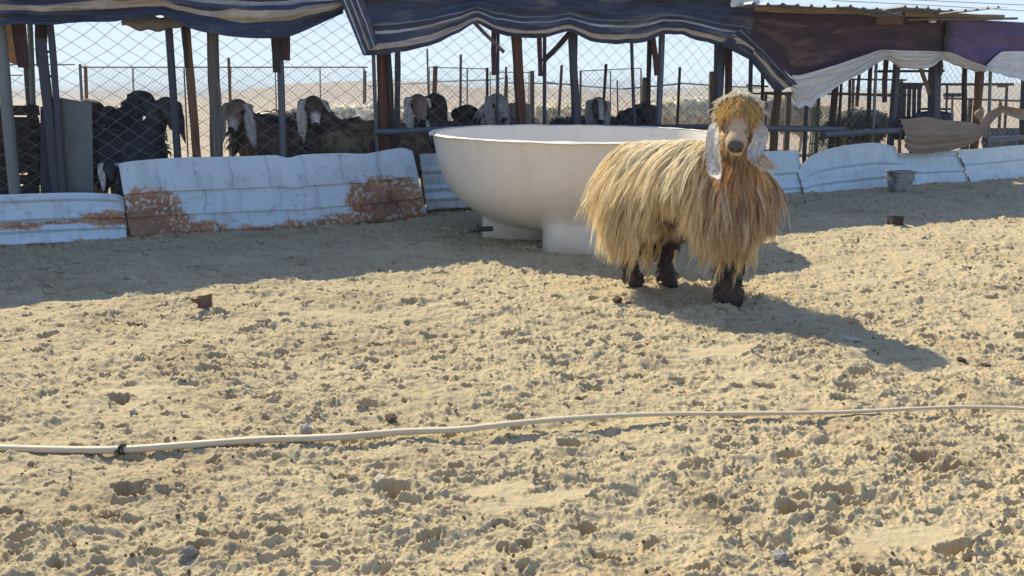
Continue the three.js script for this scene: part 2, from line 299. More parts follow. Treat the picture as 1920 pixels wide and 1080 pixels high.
class Hair { // locks of tapering strands
  constructor(seed) { this.p = []; this.n = []; this.c = []; this.ix = []; this.r = RNG(seed); }
  lock(pts, nor, o) { // pts: guide curve, nor: outward vectors along it
    const { strands, spread, width, col, tip, close = 0.75, frizz = 0.006 } = o, r = this.r, n = pts.length - 1;
    for (let s = 0; s < strands; s++) {
      const T0 = pts[1].clone().sub(pts[0]).normalize(), S0 = V().crossVectors(T0, nor[0]).normalize();
      const a = (r() - 0.5) * 2 * spread, b = (r() - 0.5) * spread, sh = 0.74 + 0.5 * r(), tw = (r() - 0.5) * 2.7, ph = r() * 6.28, fr = frizz * (0.5 + r()), cut = Math.max(2, Math.round(n * (0.7 + 0.3 * r()))), base = this.p.length / 3;
      for (let i = 0; i <= cut; i++) {
        const t = i / cut, T = (i < n ? pts[i + 1].clone().sub(pts[i]) : pts[i].clone().sub(pts[i - 1])).normalize(), S = V().crossVectors(T, nor[i]); if (S.lengthSq() < 1e-6) S.copy(S0); S.normalize(); const N = V().crossVectors(S, T).normalize();
        const k = 1 - close * t, q = pts[i].clone().addScaledVector(S, a * k + Math.sin(ph + t * 5) * fr * t * 2).addScaledVector(N, b * k + 0.5 * Math.cos(ph * 1.7 + t * 6) * fr);
        const Wd = S.clone().multiplyScalar(Math.cos(tw)).addScaledVector(N, Math.sin(tw)), w = width * 0.5 * (i === cut ? 0.08 : 1 - 0.75 * t * t);
        this.p.push(q.x - Wd.x * w, q.y - Wd.y * w, q.z - Wd.z * w, q.x + Wd.x * w, q.y + Wd.y * w, q.z + Wd.z * w);
        const NN = N.clone().multiplyScalar(Math.cos(tw)).addScaledVector(S, -Math.sin(tw)).normalize(); this.n.push(NN.x, NN.y, NN.z, NN.x, NN.y, NN.z);
        const m = tip ? t : 0; for (let e = 0; e < 2; e++) for (let c = 0; c < 3; c++) this.c.push(sh * (tip ? lerp(col[c], tip[c], m) : col[c]));
        if (i) { const v = base + i * 2; this.ix.push(v - 2, v - 1, v, v - 1, v + 1, v); }
      }
    }
  }
  geo() { return geom(this.p, this.ix, { nor: this.n, col: this.c }); }
}
// one lock grown from a skin point, hanging over the body below it
function grow(f, P, N, len, seg, o) {
  const pts = [P.clone()], nor = [N.clone()], q = P.clone(), st = len / seg;
  for (let i = 1; i <= seg; i++) {
    const t = i / seg, d = N.clone().multiplyScalar(o.out * (1 - t)).add(o.comb).addScaledVector(V(0, -1, 0), o.fall * (0.35 + t));
    d.x += o.jit * n3(q.x * 6 + o.ph, q.y * 6, q.z * 6, 1); d.z += o.jit * n3(q.x * 6, q.y * 6 + o.ph, q.z * 6, 2); d.x += 0.16 * Math.sin(t * 6 + o.ph * 3); d.z += 0.10 * Math.sin(t * 5 + o.ph * 5); d.normalize();
    q.addScaledVector(d, st); let D = f(q.x, q.y, q.z), G = f.grad(q.x, q.y, q.z); const off = o.lay * Math.min(1, t * 3); if (D < off) q.addScaledVector(G, off - D);
    if (q.y < 0.03) q.y = 0.03; pts.push(q.clone()); nor.push(G.clone().lerp(N, 0.3).normalize());
  }
  return [pts, nor];
}
const skin = (o = {}) => new THREE.MeshStandardMaterial({ vertexColors: true, roughness: 0.85, side: THREE.DoubleSide, ...o });
const hairMat = new THREE.MeshPhysicalMaterial({ vertexColors: true, roughness: 0.9, side: THREE.DoubleSide, transmission: 0.55, thickness: 0 });
const furMat = new THREE.MeshPhysicalMaterial({ vertexColors: true, roughness: 0.9, side: THREE.DoubleSide, transmission: 0.3, thickness: 0 });
// a long hanging ear: spine points, widths, the direction across it, cup depth; front and back skins
function ear(sp, wd, across, cup, colf, th = 0.006) {
  const C = new THREE.CatmullRomCurve3(sp.map(p => V(...p))), nu = 10, nv = 26, p = [], ix = [], col = [], A0 = V(...across).normalize();
  for (const side of [0, 1]) for (let j = 0; j <= nv; j++) for (let i = 0; i <= nu; i++) {
    const t = j / nv, u = i / nu * 2 - 1, c = C.getPoint(t), T = C.getTangent(t), A = A0.clone().addScaledVector(T, -A0.dot(T)).normalize(), N = V().crossVectors(T, A);
    const wi = t * (wd.length - 1), w = lerp(wd[Math.floor(wi)], wd[Math.min(wd.length - 1, Math.floor(wi) + 1)], wi % 1);
    const q = c.addScaledVector(A, u * w * (1 + 0.06 * Math.sin(t * 19 + u * 2))).addScaledVector(N, cup * w * (u * u - 0.4) + 0.05 * w * Math.sin(t * 14 + u * 4) + (side ? th : 0) * (1 - u * u));
    p.push(q.x, q.y, q.z); col.push(...colf(t, u, side));
  }
  const h = (nu + 1) * (nv + 1);
  for (const s of [0, h]) for (let j = 0; j < nv; j++) for (let i = 0; i < nu; i++) { const a = s + j * (nu + 1) + i, b = a + 1, c = a + nu + 1, d = c + 1; s ? ix.push(a, c, b, b, c, d) : ix.push(a, b, c, b, d, c); }
  return geom(p, ix, { col });
}

// ------------------------------------------------------------ the fence of the shed: posts, planks, rails and chain link
const SHED = [FO[0], 0, FO[1]];
// nodes of a chain-link net in a plane: edge prisms joined into one mesh
function netting(x0, x1, y0, y1, w, hf, r, place, skip) {
  const p = [], ix = []; const nx = Math.round((x1 - x0) / w * 2), ny = Math.round((y1 - y0) / hf((x0 + x1) / 2) * 2);
  const node = (i, j) => { const x = x0 + i * w / 2, y = y1 - j * hf(x) / 2; return place(x + 0.012 * n2(i * 0.31, j * 0.37, 4) + w * 0.05 * n2(i * 1.7, j * 1.9, 6), y + 0.015 * n2(i * 0.23, j * 0.3, 5) + 0.02 * Math.sin(i * 0.09), 0.02 * n2(i * 0.17, j * 0.2, 9) + r * ((i & 1) ? 1 : -1) * 0.8); };
  for (let j = 0; j < ny; j++) for (let i = 0; i <= nx; i++) {
    if ((i + j) & 1) continue; const A = node(i, j); if (skip && skip(x0 + i * w / 2, y1 - j * hf(x0 + i * w / 2) / 2)) continue;
    for (const di of [-1, 1]) { if (i + di < 0 || i + di > nx) continue; const B = node(i + di, j + 1), b = p.length / 3;
      for (const q of [A, B]) for (let k = 0; k < 3; k++) { const t = k * 2.094 + 0.5; p.push(q[0] + Math.cos(t) * r * 0.8, q[1] + Math.cos(t) * r * 0.6 * di, q[2] + Math.sin(t) * r); }
      for (let k = 0; k < 3; k++) { const c = b + k, d = b + (k + 1) % 3; ix.push(c, c + 3, d, d, c + 3, d + 3); } }
  }
  return geom(p, ix);
}
const fence = thing('chain_link_fence', 'long rickety chain link fence on mismatched posts and pipes under the striped tarps', 'fence', SHED, FA);
{
  const s0 = fp(-60, 200, -0.2)[0], s1 = fp(1440, 200, -0.2)[0];
  part('wire_mesh', netting(s0, s1, 0.25, 2.5, 0.182, x => lerp(0.125, 0.16, sst(-3, 4, x)), 0.0023, (x, y, z) => [x, y, -0.2 + z]), M.wire, fence);
  const right = netting(s1 + 0.1, fp(1930, 200, -0.2)[0], 0.4, 1.75, 0.12, () => 0.12, 0.002, (x, y, z) => [x, y, -0.25 + z]);
  part('wire_mesh', right, M.wire, fence);
  // name, top px, bottom px, width in px at that distance, material, round, offset behind the panels, runs into the ground
  const P = [
    ['post', -3, 30, 28, 365, 17, M.greySteel, 1, -0.08, 1], ['post', 45, 60, 54, 200, 8, M.greyWood, 0, -0.5, 1], ['post', 56, 40, 62, 200, 8, M.greySteel, 1, -0.46, 1],
    ['plank', 31, 38, 44, 127, 15, M.maroonWood, 0, -0.14], ['plank', 75, 40, 79, 126, 16, M.darkWood, 0, -0.13], ['post', 79, 100, 108, 360, 14, M.navySteel, 0, -0.1, 1], ['post', 93, 40, 120, 360, 9, M.navySteel, 0, -0.06, 1],
    ['post', 315, 30, 333, 300, 12, M.navySteel, 1, -0.12, 1], ['post', 349, 40, 370, 300, 13, M.brownWood, 0, -0.14, 1], ['plank', 343, 45, 350, 127, 7, M.darkWood, 0, -0.1], ['post', 400, 55, 407, 295, 19, M.greyWood, 0, -0.14, 1],
    ['post', 524, 68, 531, 290, 12, M.pipe, 1, -0.12, 1], ['plank', 514, 70, 517, 136, 12, M.darkWood, 0, -0.05], ['plank', 535, 66, 535, 113, 14, M.maroonWood, 0, -0.04],
    ['post', 700, 95, 707, 285, 7, M.pipe, 1, -0.06, 1], ['post', 716, 95, 722, 285, 19, M.redWood, 0, -0.13, 1], ['post', 726, 95, 741, 285, 9, M.darkWood, 0, -0.07, 1], ['post', 745, 90, 744, 285, 9, M.navySteel, 0, -0.35, 1],
    ['plank', 926, 55, 926, 141, 9, M.maroonWood, 0, -0.08], ['post', 934, 55, 932, 285, 6, M.navySteel, 1, -0.16, 1], ['brace', 888, 42, 945, 98, 6, M.greyWood, 0, -0.04],
    ['post', 967, 60, 982, 285, 16, M.redWood, 0, -0.14, 1], ['plank', 1012, 68, 1014, 143, 8, M.maroonWood, 0, -0.08], ['post', 1021, 68, 1021, 285, 7, M.navySteel, 1, -0.18, 1], ['brace', 1070, 60, 1019, 116, 9, M.darkWood, 0, -0.03],
    ['post', 1073, 55, 1081, 285, 13, M.navySteel, 0, -0.12, 1], ['post', 1184, 70, 1191, 285, 6, M.navySteel, 1, -0.1, 1], ['post', 1219, 66, 1212, 285, 7, M.darkWood, 0, -0.2, 1], ['plank', 1224, 70, 1232, 141, 10, M.maroonWood, 0, -0.1], ['post', 1241, 60, 1233, 285, 11, M.pipe, 1, -0.12, 1],
    ['post', 1348, 80, 1345, 290, 13, M.navySteel, 0, -0.12, 1], ['post', 1367, 85, 1363, 290, 10, M.maroonWood, 0, -0.16, 1], ['post', 1408, 110, 1405, 290, 6, M.navySteel, 0, -0.1, 1], ['post', 1430, 140, 1427, 290, 5, M.darkWood, 0, -0.1, 1],
    ['post', 1458, 165, 1449, 290, 12, M.brownWood, 0, -0.4, 1], ['post', 1512, 200, 1507, 320, 7, M.navySteel, 1, -0.13, 1], ['post', 1565, 165, 1556, 300, 9, M.maroonWood, 0, -0.2, 1], ['post', 1578, 140, 1570, 300, 4, M.darkWood, 0, -0.1, 1],
    ['post', 1633, 120, 1624, 290, 6, M.darkWood, 0, -0.1, 1], ['post', 1643, 120, 1635, 290, 5, M.greySteel, 1, -0.05, 1], ['plank', 1662, 105, 1658, 192, 10, M.maroonWood, 0, -0.1], ['post', 1682, 120, 1668, 290, 10, M.navySteel, 0, -0.1, 1],
    ['post', 1754, 100, 1749, 290, 16, M.navySteel, 0, -0.12, 1], ['plank', 1764, 110, 1763, 142, 9, M.navySteel, 0, -0.06], ['brace', 1726, 128, 1744, 176, 7, M.brownWood, 0, -0.05], ['post', 1809, 130, 1805, 290, 7, M.darkWood, 0, -0.1, 1], ['post', 1838, 125, 1826, 290, 11, M.brownWood, 0, -0.16, 1],
    ['post', 1857, 130, 1852, 290, 5, M.greySteel, 1, -0.02, 1], ['post', 1924, 140, 1916, 300, 11, M.navySteel, 0, -0.1, 1], ['post', 1593, 165, 1590, 280, 4, M.darkWood, 0, -0.6, 1], ['post', 1612, 130, 1606, 200, 6, M.greyWood, 0, -0.5],
  ];
  P.forEach(([nm, x0, y0, x1, y1, w, m, round, off, foot], i) => {
    const a = fp(x0, y0, off), b = fp(x1, y1, off), dist = Math.hypot(...fw((a[0] + b[0]) / 2, 0, off).filter((_, q) => q !== 1)), wd = w * dist / FPX;
    if (foot) { const t = (b[1] + 0.1) / (a[1] - b[1]); b[0] += (b[0] - a[0]) * t; b[1] = -0.1; const e = 0.12; a[0] += (a[0] - b[0]) * e / 2; a[1] += e; }
    const g = bar(b, a, wd, round ? wd : foot ? wd * 0.8 : 0.022, round, round ? 0.04 : 0.13, i + 2, foot ? 14 : 6);
    const h = part(nm, g, m, fence); if (nm === 'plank') h.userData.label = ['maroon plank nailed to the head of a post', 'dark plank nailed to the head of a post'][m === M.maroonWood ? 0 : 1];
  });
  const bars = [[702, 248, 900, 240, 11, M.pipe, -0.0], [890, 241, 1160, 237, 7, M.pipe, -0.02], [1150, 238, 1335, 238, 9, M.navySteel, 0.0], [1335, 238, 1582, 243, 10, M.pipe, 0.0], [1544, 252, 1694, 244, 10, M.pipe, 0.08], [80, 97, 98, 97, 4, M.navySteel, -0.08], [82, 143, 102, 143, 4, M.navySteel, -0.08],
    [1405, 175, 1500, 178, 3, M.rustSteel, -0.3], [1400, 160, 1440, 162, 3, M.rustSteel, -0.22], [1845, 262, 1925, 258, 8, M.pipe, -0.06], [1640, 134, 1770, 133, 4, M.darkWood, -0.3], [1560, 175, 1690, 180, 4, M.rustSteel, -0.4]];
  bars.forEach(([x0, y0, x1, y1, w, m, off], i) => { const a = fp(x0, y0, off), b = fp(x1, y1, off), wd = w * Math.hypot(...fw((a[0] + b[0]) / 2, 0, off).filter((_, q) => q !== 1)) / FPX; part(i === 5 || i === 6 ? 'rung' : 'rail', bar(a, b, wd, wd, true, 0.03, 60 + i, 10), m, fence); });
}

// ------------------------------------------------------------ tarps, cloths and sacks
function interp(pts, x) { let i = 0; while (i < pts.length - 2 && x > pts[i + 1][0]) i++; const [x0, y0] = pts[i], [x1, y1] = pts[i + 1], t = clamp((x - x0) / (x1 - x0), 0, 1); const p = pts[Math.max(0, i - 1)], q = pts[Math.min(pts.length - 1, i + 2)]; const m0 = (y1 - p[1]) / (x1 - p[0] || 1) * (x1 - x0), m1 = (q[1] - y0) / (q[0] - x0 || 1) * (x1 - x0); const lim = 0.6; const a = lerp((y1 - y0), m0, lim), b = lerp((y1 - y0), m1, lim); const t2 = t * t, t3 = t2 * t; return y0 * (2 * t3 - 3 * t2 + 1) + a * (t3 - 2 * t2 + t) + y1 * (-2 * t3 + 3 * t2) + b * (t3 - t2); }
function drape(hem, top, off, amp, seed, o = {}) {
  const x0 = hem[0][0], x1 = hem[hem.length - 1][0];
  return sheet(o.nu || 160, o.nv || 36, (u, v) => {
    const px = lerp(x0, x1, u), h = fp(px, interp(hem, px), off), tx = o.lean ? px + o.lean(u) : px, t = fp(tx, interp(top, tx), off), vv = Math.pow(v, o.pw || 1);
    const s = lerp(t[0], h[0], vv), y = lerp(t[1], h[1], vv);
    const fold = amp * (0.55 * Math.sin(v * (o.f || 17) + 2.2 * n2(s * 1.2, 3, seed)) + 0.4 * Math.sin(v * (o.f || 17) * 2.3 + 3 * n2(s * 1.9, 7, seed)) + 0.9 * n2(s * 1.6, v * 3, seed + 2) + 0.5 * n2(s * 5, v * 6, seed + 3) + 0.28 * n2(s * 13 + v * 5, v * 15 - s * 3, seed + 5)) * sst(0, 0.25, v + 0.1) + (o.belly || 0) * Math.sin(v * Math.PI);
    return [s, y + 0.008 * n2(s * 9, v * 2, seed + 8) * v, off + fold];
  }, (u, v) => [u, 1 - v]);
}
function stripes(list, base, seed) { // woven stripes that run along a tarp, v = 0 at its hem
  return tex(1024, 256, (u, v) => {
    let c = base; const w = v + 0.012 * n2(u * 30, v * 3, seed);
    for (const [a, b, k] of list) { const wob = 0.3 * (b - a) * n2(u * 14, a * 9, seed); if (w > a - wob * 0.5 && w < b + wob) c = k; }
    const f = 0.82 + 0.14 * fbm(u * 60, v * 14, 3, seed) + 0.1 * hsh(u * 1024 | 0, v * 256 | 0, 4) + 0.25 * sst(0.2, 0.5, fbm(u * 14, v * 5, 4, seed + 7)); const du = 0.4 * sst(0.05, 0.5, fbm(u * 11 + 4, v * 7, 4, seed + 21)); return c.map((q, i) => s2(clamp(lerp(q * f, [0.20, 0.19, 0.18][i], du), 0, 1)));
  }, true);
}
const navy = [0.034, 0.05, 0.10], beige = [0.42, 0.34, 0.27], pale = [0.36, 0.38, 0.42], grey = [0.15, 0.18, 0.25];
const tarpMat = t => mat(1, 1, 1, 0.8, { map: t, bumpMap: clothT, bumpScale: 0.002 });
{
  const t1 = thing('striped_tarp', 'navy tarp with beige stripes hanging in swags at the left end of the shed', 'tarp', SHED, FA);
  const hem1 = [[-60, 44], [0, 45], [100, 46], [200, 41], [255, 36], [300, 28], [335, 46], [390, 62], [470, 72], [540, 68], [600, 45], [645, 26]];
  const top1 = [[-60, -60], [240, -60], [300, -48], [360, -60], [560, -60], [640, -36], [700, -50]];
  part('cloth', drape(hem1, top1, 0.16, 0.035, 3, { nu: 240, nv: 48, f: 20 }), tarpMat(stripes([[0.24, 0.37, beige], [0.46, 0.52, pale], [0.58, 0.64, grey], [0.74, 0.8, pale], [0.9, 0.94, grey]], navy, 3)), t1);
  const t2 = thing('striped_tarp', 'navy tarp with thin beige stripes hanging in swags above the white tub', 'tarp', SHED, FA);
  const hem2 = [[681, 103], [720, 102], [760, 97], [820, 80], [860, 60], [893, 44], [930, 62], [990, 72], [1040, 66], [1068, 60], [1110, 76], [1160, 82], [1210, 78], [1250, 63], [1280, 65], [1320, 78], [1360, 88], [1392, 92], [1412, 104]];
  const top2 = [[640, -30], [700, -30], [890, -24], [1070, -20], [1300, -16], [1420, -8]];
  part('cloth', drape(hem2, top2, 0.17, 0.03, 9, { nu: 280, nv: 48, f: 16, lean: u => -38 * (1 - sst(0, 0.3, u)) }), tarpMat(stripes([[0.08, 0.16, beige], [0.3, 0.335, pale], [0.42, 0.44, grey]], [0.030, 0.043, 0.085], 9)), t2);
  // folded-over left edge and the corner flap on the right
  const edge = (A, B, off, seed, amp) => sheet(10, 40, (u, v) => { const a = fp(interp2(A, v)[0], interp2(A, v)[1], off), b = fp(interp2(B, v)[0], interp2(B, v)[1], off); return [lerp(a[0], b[0], u), lerp(a[1], b[1], u), off + amp * (Math.sin(u * 7 + v * 2) + n2(u * 4, v * 6, seed))]; }, (u, v) => [v * 0.4, u]);
  const interp2 = (P, t) => { const k = t * (P.length - 1), i = Math.min(P.length - 2, Math.floor(k)), f = k - i; return [lerp(P[i][0], P[i + 1][0], f), lerp(P[i][1], P[i + 1][1], f)]; };
  part('folded_edge', edge([[632, -14], [650, 30], [666, 70], [680, 104]], [[676, -10], [692, 30], [702, 60], [708, 82]], 0.23, 5, 0.012), tarpMat(stripes([[0.12, 0.2, pale], [0.42, 0.5, beige], [0.72, 0.78, pale]], navy, 15)), t2);
  part('corner_flap', edge([[1350, 84], [1405, 112], [1440, 158], [1456, 174]], [[1392, 52], [1430, 92], [1468, 132], [1494, 158]], 0.19, 6, 0.012), tarpMat(stripes([[0.48, 0.64, beige], [0.86, 0.9, grey]], [0.022, 0.026, 0.045], 18)), t2);
  const roll = sheet(40, 14, (u, v) => { const a = fp(228, 44, 0.02), b = fp(345, 42, 0.02), t = v * 6.283, r = (0.06 + 0.02 * n2(u * 6, v * 3, 2)) * Math.sin(Math.PI * clamp(u, 0.04, 0.96)) ** 0.4; return [lerp(a[0], b[0], u), lerp(a[1], b[1], u) + 0.012 * Math.sin(u * 18) + r * Math.sin(t), 0.02 + r * Math.cos(t) * 0.8]; });
  solo('rolled_sacking', roll, mat(0.2, 0.17, 0.14, 0.95, { map: clothT }), 'grey brown roll of sacking tucked under the left tarp between two posts', 'sacking', SHED, FA);
  const mar = tex(512, 256, (u, v) => { const a = 0.7 + 0.55 * fbm(u * 9, v * 6, 5, 3), p = sst(0.1, 0.6, v + 0.4 * fbm(u * 4, v * 3, 3, 8)), f = sst(0.28, 0.36, fbm(u * 7 + 3, v * 9, 4, 19)) * (u > 0.1 && u < 0.5 ? 1 : 0.15); return [lerp(0.062, 0.075, p) * a + f * 0.05, lerp(0.026, 0.036, p) * a + f * 0.035, lerp(0.062, 0.052, p) * a + f * 0.02].map(q => s2(clamp(q, 0, 1))); }, true);
  const c1 = solo('maroon_cloth', drape([[1380, 52], [1402, 70], [1440, 104], [1490, 150], [1540, 140], [1600, 120], [1650, 107], [1720, 108], [1790, 112]], [[1370, 14], [1420, 18], [1640, 24], [1800, 36]], 0.1, 0.022, 21, { nu: 120, f: 9 }), mat(1, 1, 1, 0.85, { map: mar }), 'maroon brown cloth sheet hung below the corrugated roof edge right of the striped tarps', 'cloth', SHED, FA);
  const pur = tex(256, 256, (u, v) => { const a = 0.75 + 0.4 * fbm(u * 8, v * 6, 4, 5), e = sst(0, 0.12, u); return [0.095 * a * e + 0.02, 0.050 * a * e + 0.018, 0.15 * a * e + 0.03].map(s2); }, true);
  solo('purple_cloth', drape([[1772, 108], [1800, 114], [1830, 124], [1860, 128], [1900, 120], [1960, 112]], [[1760, 36], [1800, 36], [1920, 42], [1960, 44]], 0.15, 0.02, 27, { nu: 60, f: 8 }), mat(1, 1, 1, 0.85, { map: pur }), 'purple cloth sheet at the far right under the roof edge', 'cloth', SHED, FA);
  const wmat = mat(0.66, 0.64, 0.60, 0.9, { map: clothT, bumpMap: clothT, bumpScale: 0.002 });
  const wc = thing('white_sheet', 'torn off white sheet draped in folds from the tarp corner across to the right post', 'sheet', SHED, FA);
  part('cloth', drape([[1486, 190], [1496, 204], [1508, 198], [1520, 200], [1530, 186], [1545, 178], [1570, 160], [1610, 140], [1640, 122], [1662, 112], [1690, 126], [1725, 130], [1750, 124], [1765, 112], [1790, 122], [1830, 134], [1850, 134]], [[1480, 140], [1500, 141], [1560, 124], [1610, 108], [1650, 94], [1700, 95], [1780, 98], [1820, 114], [1850, 124]], 0.2, 0.028, 33, { nu: 220, nv: 36, f: 22 }), wmat, wc);
  const wc2 = solo('white_sheet', drape([[1850, 132], [1880, 142], [1920, 152], [1960, 156]], [[1848, 124], [1864, 108], [1880, 97], [1920, 96], [1960, 98]], 0.2, 0.022, 37, { nu: 70, f: 15 }), mat(0.62, 0.64, 0.66, 0.9, { map: clothT }), 'blue white sheet at the right edge of the frame overlapping the purple cloth', 'sheet', SHED, FA);
  const sackM = mat(0.30, 0.225, 0.165, 0.95, { map: clothT, bumpMap: grain, bumpScale: 0.004 });
  solo('tan_sack', drape([[1694, 276], [1702, 283], [1726, 289], [1752, 286], [1784, 281], [1808, 276], [1826, 268]], [[1684, 222], [1700, 223], [1740, 219], [1760, 224], [1800, 227], [1832, 232]], 0.1, 0.018, 41, { nu: 80, f: 14, belly: 0.06, lean: u => -8 * (1 - u) + 5 * u }), sackM, 'tan feed sack spread wide over the fence rail above the white panels', 'sack', SHED, FA);
  solo('tan_sack', (() => { const up = [[1820, 262], [1832, 236], [1850, 210], [1872, 197], [1900, 202], [1960, 212]], lo = [[1826, 272], [1844, 248], [1862, 224], [1876, 211], [1900, 222], [1960, 234]]; return sheet(50, 10, (u, v) => { const A = fp(...interp2(up, u), 0.08), B = fp(...interp2(lo, u), 0.08); return [lerp(A[0], B[0], v), lerp(A[1], B[1], v), 0.08 + 0.03 * Math.sin(v * 6 + u * 3) + 0.02 * n2(u * 9, v * 3, 4)]; }); })(), sackM, 'twisted tan sack draped like a rope over the rail at the far right', 'sack', SHED, FA);
  const bunch = sheet(24, 16, (u, v) => { const c = fp(1836, 216, 0.06), t = u * 6.283, p = v * 3.1416, r = 0.085 * (1 + 0.35 * n2(u * 6, v * 5, 3)); return [c[0] + r * Math.cos(t) * Math.sin(p), c[1] + r * 1.1 * Math.cos(p), 0.06 + r * 0.7 * Math.sin(t) * Math.sin(p)]; });
  solo('sack_knot', bunch, sackM, 'crumpled knot of brown sacking between the two tan sacks', 'sacking', SHED, FA);
}
// roof: shade sheet over the pens, and the corrugated end with its beam
{
  const a = fp(-700, 0, 0)[0], b = fp(1400, 0, 0)[0], c = fp(1960, 0, 0)[0];
  const roof = thing('shade_roof', 'flat shade roof of tarp sheeting on beams over the animal pens', 'roof', SHED, FA);
  part('sheeting', slab(60, 14, (u, v) => [lerp(a, b, u), 2.36 + 0.10 * v + 0.03 * n2(u * 20, v * 4, 3), lerp(0.17, -3.0, v)], 0.01), mat(0.05, 0.055, 0.08, 0.9), roof);
  for (let i = 0; i <= 9; i++) { const s = lerp(a, b, i / 9) - 0.05; part('beam', bar([s, 2.31, 0.12], [s, 2.41, -2.9], 0.06, 0.05, false, 0.08, 90 + i), M.darkWood, roof); }
  for (const [i, px] of [[0, 404], [1, 722], [2, 1078], [3, 1352]]) { const s = fp(px, 190, -2.85)[0]; part('post', bar([s, -0.1, -2.85], [s, 2.38, -2.85], 0.05, 0.05, true, 0.05, 120 + i), M.darkWood, roof); }
  const cr = thing('corrugated_roof', 'corrugated metal roof sheets on a weathered beam above the maroon cloth', 'roof', SHED, FA);
  const rs = (x0, x1, y0, y1, f, bk, lift, seed) => { const A = fp(x0, y0, f), B = fp(x1, y1, f); return slab(Math.max(8, Math.round((B[0] - A[0]) * 28)), 8, (u, v) => { const s = lerp(A[0], B[0], u), k = Math.abs(((s / 0.22) % 1 + 1) % 1 - 0.5) * 2; return [s, lerp(A[1], B[1], u) + 0.035 * sst(0.72, 0.95, k) + lift * v + 0.012 * n2(s * 3, v * 2, seed), lerp(f, bk, v)]; }, 0.006); };
  const tin = mat(0.42, 0.45, 0.47, 0.5, { metalness: 0.5, map: clothT });
  part('roof_sheet', rs(1404, 1660, 7, 16, 0.45, -3, -0.03, 4), tin, cr); part('roof_sheet', rs(1650, 1692, 17, 27, 0.42, -1.2, -0.12, 5), tin, cr); part('roof_sheet', rs(1690, 1795, 13, 20, 0.5, -3, -0.05, 6), tin, cr); part('roof_sheet', rs(1796, 1888, 22, 12, 0.55, -2.6, -0.05, 7), tin, cr);
  const pb = (x0, y0, x1, y1, w, off, m, i) => part('beam', bar(fp(x0, y0, off), fp(x1, y1, off), w, 0.06, false, 0.12, 140 + i, 12), m, cr);
  pb(1412, 15, 1650, 22, 0.085, 0.16, M.paleWood, 1); pb(1640, 22, 1692, 31, 0.07, 0.15, M.brownWood, 2); pb(1694, 28, 1880, 33, 0.07, 0.16, M.paleWood, 3); pb(1640, 38, 1690, 41, 0.09, 0.13, M.brownWood, 4); pb(1700, 37, 1905, 35, 0.03, 0.2, M.greyWood, 5);
  part('plastic_flap', sheet(10, 6, (u, v) => { const q = fp(lerp(1372, 1424, u), lerp(-2, 13, v) - 4 * u * (1 - v), 0.24); return [q[0], q[1], 0.24 + 0.03 * n2(u * 5, v * 4, 3)]; }), mat(0.6, 0.6, 0.57, 0.8), cr, 'pale plastic flap at the left end of the beam');
  for (const [x, y] of [[1748, 38], [1764, 37]]) part('wedge', bar(fp(x - 5, y, 0.16), fp(x + 6, y, 0.16), 0.07, 0.03, false, 0.1, x), x < 1760 ? M.whitePipe : M.redWood, cr);
  for (let k = 0; k < 2; k++) solo('overhead_cable', tube([atZ(1560, -8 + k * 9, -26), atZ(1760, 2 + k * 9, -27), atZ(2000, 13 + k * 12, -28)], 0.012, 5, 20), M.farWire, ['upper thin overhead cable crossing the sky at the top right', 'lower thin overhead cable crossing the sky at the top right'][k], 'cable');
}

// ------------------------------------------------------------ low metal panels along the foot of the fence
function rustTex(seed, spots, scale) { // white paint with rust eating up from the given spots: [u, v, ru, rv]
  return tex(1024, 256, (u, v) => {
    let r = 0; for (const [a, b, ru, rv, k = 1] of spots) { const d = Math.hypot((u - a) / ru, (v - b) / rv); r = Math.max(r, (1.25 - d) * k); }
    const n = fbm(u * 26 * scale, v * 8, 5, seed), nn = fbm(u * 120 * scale, v * 34, 3, seed + 9); r += 0.35 * n; const rust = sst(0.33, 0.55, r + 0.2 * nn), fleck = rust * sst(0.16, 0.34, nn + 0.25 * fbm(u * 40 * scale, v * 18, 2, seed + 4)) * sst(1.5, 0.55, r);
    const speck = sst(0.3, 0.36, fbm(u * 70 * scale, v * 22, 3, seed + 17)) * sst(0.05, 0.3, n + 0.12) * 0.5;
    let w = [0.60, 0.72, 0.79].map(q => q * (0.93 + 0.1 * fbm(u * 9, v * 4, 4, seed + 3) - 0.12 * sst(0.1, 0.4, fbm(u * 30, v * 3, 3, seed + 6))));
    const rc = [0.36 + 0.22 * n + 0.12 * nn, 0.175 + 0.14 * n + 0.06 * nn, 0.08 + 0.06 * n + 0.03 * nn]; const dark = sst(0.9, 1.2, r) * 0.35;
    let c = w.map((q, i) => lerp(q, rc[i] * (1 - dark) + (i === 2 ? dark * 0.03 : 0), clamp(rust - fleck * 0.75, 0, 1))); c = c.map((q, i) => lerp(q, [0.22, 0.15, 0.1][i], speck * 0.6)); return c.map(q => s2(clamp(q, 0, 1)));
  }, true);
}
const plain = rustTex(5, [], 1);
const bumpPaint = { bumpMap: grain, bumpScale: 0.0015 };
